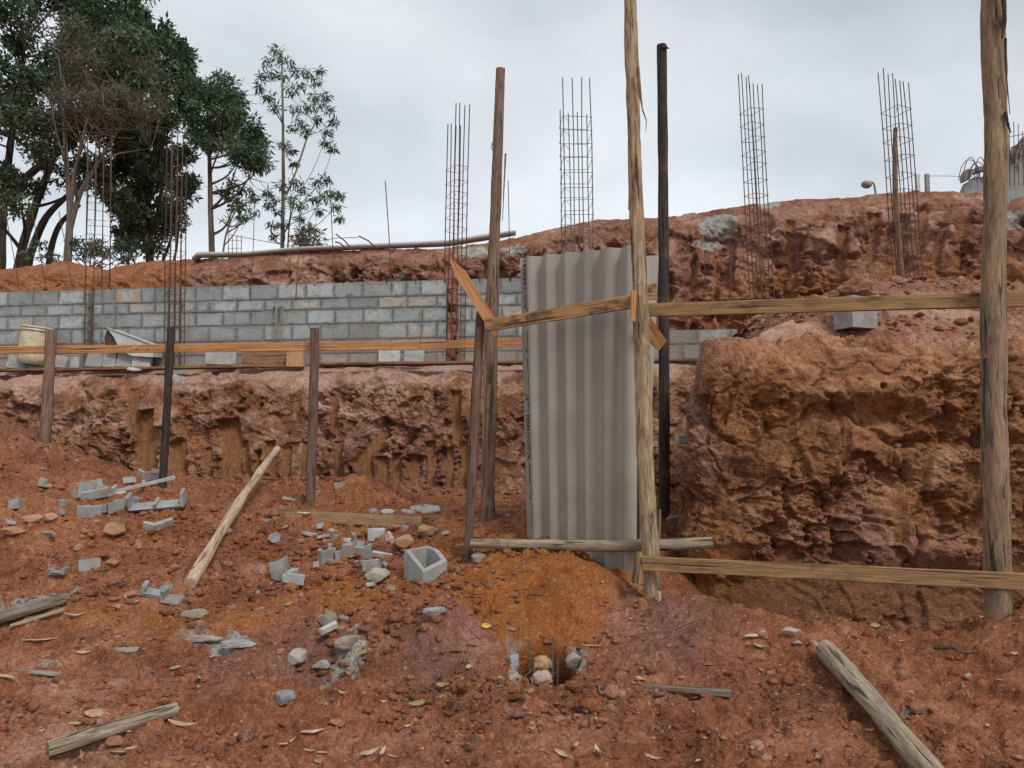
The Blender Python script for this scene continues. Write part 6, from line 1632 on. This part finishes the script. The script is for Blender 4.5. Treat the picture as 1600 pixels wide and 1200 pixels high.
# ================================================================== kerb, ruin, lamp on the upper ground
m = MB(); kp = [(304, 402, 13.3), (312, 396, 13.3), (380, 394, 13.2), (460, 388, 13.0), (560, 383, 12.8), (700, 376, 12.6), (775, 366, 12.5), (806, 360, 12.4)]
pts = [P(*q) + Vector((0, 0, -.035 + .012 * math.sin(i * 2.3))) for i, q in enumerate(kp)]; kr = [.036, .04, .032, .03, .032, .038, .038, .025]
N = 10; vs = []; fs = []
for p_, r_ in zip(pts, kr):
    for i in range(N):
        th = 2 * math.pi * i / N; cc, ss = math.cos(th), math.sin(th)
        vs.append(p_ + Vector((0, cc * .12, math.copysign(abs(ss) ** .6, ss) * r_ * 1.15)))
for j in range(len(pts) - 1):
    for i in range(N): fs.append((j * N + i, j * N + (i + 1) % N, (j + 1) * N + (i + 1) % N, (j + 1) * N + i))
fs += [tuple(range(N)), tuple(range(len(vs) - 1, len(vs) - N - 1, -1))]
m.add(vs, fs); tag(m.build('concrete_kerb', M['kerb'], None, True), 'long pale rounded concrete kerb along the skyline of the upper bank', 'kerb')

root = thing('broken_concrete_wall', 'grey broken concrete wall with loops of bent wire on the right skyline', 'wall', P(1570, 330, 11.5))
Yr = 11.5
def slab(name, outline, d=.16, hole=None, mat='ruin', Y=Yr):
    bm = bmesh.new(); vs = [bm.verts.new(P(u, v, Y)) for u, v in outline]; f = bm.faces.new(vs)
    ge = bmesh.ops.extrude_face_region(bm, geom=[f]); 
    for w in [g for g in ge['geom'] if isinstance(g, bmesh.types.BMVert)]: w.co.y += d
    bmesh.ops.recalc_face_normals(bm, faces=bm.faces[:]); bmesh.ops.bevel(bm, geom=bm.edges[:], offset=.012, segments=1, affect='EDGES')
    m = MB(); m.add([v.co[:] for v in bm.verts], [[v.index for v in f.verts] for f in bm.faces]) if not bm.verts.index_update() else None
    bm.free(); return m.build(name, M[mat], root)
slab('wall_panel', [(1568, 330), (1566, 258), (1572, 246), (1576, 249), (1580, 236), (1587, 238), (1590, 224), (1598, 221), (1606, 209), (1620, 207), (1680, 196), (1680, 330)])
slab('wall_panel', [(1507, 296), (1512, 284), (1519, 281), (1524, 275), (1536, 276), (1545, 270), (1552, 273), (1567, 268), (1567, 330), (1507, 330)], .14)
slab('wall_panel', [(1508, 283), (1507, 272), (1512, 263), (1521, 264), (1530, 259), (1544, 260), (1552, 255), (1565, 256), (1565, 266), (1545, 264), (1532, 268), (1521, 271), (1515, 280)], .14)
rr = random.Random(21)
for i in range(20):
    u0 = 1500 + i * 5.5 + rr.uniform(-3, 3); w = rr.uniform(14, 34); hh_ = rr.uniform(20, 46); v0 = 286 - max(0, u0 - 1530) * .5
    pts = [P(u0 + w * (1 - math.cos(t)) / 2 * 1.2, v0 - hh_ * math.sin(t), Yr - .12 + .03 * i % .1) for t in np.linspace(.1, 2.9, 12)]
    bar(root, 'wire_loop', pts, .006, M['rebar'], 5)
for u, v in ((1577, 192), (1584, 190), (1591, 194), (1598, 205)): bar(root, 'bar', [P(u, v, Yr - .1), P(u + 1, 290, Yr - .1)], .006, M['rebar'])
for v in (215, 232, 250): bar(root, 'wire_loop', [P(1572, v, Yr - .11), P(1602, v - 6, Yr - .11), P(1640, v - 4, Yr - .11)], .005, M['rebar'])
G = 'grey posts on the skyline'
for (u, v, w, mt, lb) in [(1433, 273, 6, 'kerb', 'paler of the two short posts on the skyline right of the rebar column'), (1448, 272, 6, 'ruin', 'darker of the two short posts on the skyline right of the rebar column')]:
    a = P(u, v, 12.5); k = 12.5 / F; m = MB(); hgt = 30 * k
    m.box(a - Vector((0, 0, hgt / 2)), Vector((0, 0, hgt / 2)), Vector((w * k / 2, 0, 0)), Vector((0, w * k / 2, 0)), .006, 3, 4, .02); tag(m.build('fence_post', M[mt], None), lb, 'post', G)
m = MB(); m.tube([P(1448, 275, 12.5), P(1480, 275, 12.2), P(1520, 276, 11.9)], [.004] * 3, 4); tag(m.build('fence_wire', M['wire'], None), 'thin wire running from the short skyline posts to the broken wall', 'wire')
root = thing('street_lamp', 'round-headed street lamp peeping over the skyline left of the rebar column nearest the right pole', 'street lamp', P(1366, 320, 16))
Yl = 16; c = P(1354, 288, Yl)
lathe(root, 'lamp_head', [(.025, -.08), (.065, -.07), (.1, -.042), (.112, -.01), (.11, .013), (.09, .043), (.055, .064), (.01, .072)], M['lamp'], c, .2, 16)
m = MB(); m.tube([P(1358, 284, Yl), P(1362, 284, Yl), P(1366, 288, Yl), P(1368, 300, Yl), P(1368, 340, Yl)], [.02, .02, .022, .025, .028], 8); m.build('lamp_arm', M['lamp'], root, True)

# ================================================================== sky, sun, camera
w = bpy.data.worlds.new('World'); SC.world = w; w.use_nodes = True; t = w.node_tree
bg = t.nodes['Background']; out = t.nodes['World Output']
S = Vector((.42, -.62, .8)).normalized()
sky = t.nodes.new('ShaderNodeTexSky'); sky.sky_type = 'NISHITA'; sky.sun_disc = False
sky.sun_elevation = math.asin(S.z); sky.sun_rotation = math.atan2(S.x, S.y) % (2 * math.pi)
t.links.new(sky.outputs[0], bg.inputs[0]); bg.inputs[1].default_value = .08
tc = t.nodes.new('ShaderNodeTexCoord')
mp = t.nodes.new('ShaderNodeMapping'); mp.inputs['Scale'].default_value = (1.0, 1.0, 1.9); mp.inputs['Location'].default_value = (.3, .1, .7); t.links.new(tc.outputs['Generated'], mp.inputs[0])
nz = t.nodes.new('ShaderNodeTexNoise'); nz.inputs['Scale'].default_value = 1.7; nz.inputs['Detail'].default_value = 7; nz.inputs['Roughness'].default_value = .5; nz.inputs['Distortion'].default_value = .35
t.links.new(mp.outputs[0], nz.inputs['Vector'])
cr = t.nodes.new('ShaderNodeValToRGB'); e = cr.color_ramp.elements
e[0].position = .33; e[0].color = (.485, .52, .556, 1); e[1].position = .66; e[1].color = (.835, .855, .868, 1)
t.links.new(nz.outputs['Fac'], cr.inputs[0])
sp = t.nodes.new('ShaderNodeSeparateXYZ'); t.links.new(tc.outputs['Generated'], sp.inputs[0])
mr = t.nodes.new('ShaderNodeMapRange'); mr.inputs['From Min'].default_value = .2; mr.inputs['From Max'].default_value = .5; mr.inputs['To Min'].default_value = 1.14; mr.inputs['To Max'].default_value = .9
t.links.new(sp.outputs['Z'], mr.inputs[0])
mu = t.nodes.new('ShaderNodeMix'); mu.data_type = 'RGBA'; mu.blend_type = 'MULTIPLY'; mu.inputs['Factor'].default_value = 1
t.links.new(cr.outputs[0], mu.inputs['A']); t.links.new(mr.outputs[0], mu.inputs['B'])
b2 = t.nodes.new('ShaderNodeBackground'); t.links.new(mu.outputs['Result'], b2.inputs[0]); b2.inputs[1].default_value = .85
mx = t.nodes.new('ShaderNodeMixShader'); mx.inputs[0].default_value = .85
t.links.new(bg.outputs[0], mx.inputs[1]); t.links.new(b2.outputs[0], mx.inputs[2]); t.links.new(mx.outputs[0], out.inputs[0])
ld = bpy.data.lights.new('sun', 'SUN'); ld.energy = 1.5; ld.angle = math.radians(14); ld.color = (1, .96, .9)
lo = bpy.data.objects.new('sun', ld); COL.objects.link(lo); lo.rotation_euler = (-S).to_track_quat('-Z', 'Y').to_euler()
cd = bpy.data.cameras.new('camera'); cam = bpy.data.objects.new('camera', cd); COL.objects.link(cam)
cam.location = (0, 0, EYE); cam.rotation_euler = (math.pi / 2 + TH, 0, 0); cd.sensor_width = 36; cd.lens = 27; cd.clip_end = 1000; cd.clip_start = .05
SC.camera = cam
SC.view_settings.view_transform = 'Standard'; SC.view_settings.look = 'None'; SC.view_settings.exposure = .58; SC.view_settings.gamma = 1
SC.cycles.max_bounces = 5; SC.cycles.diffuse_bounces = 3; SC.cycles.use_denoising = True
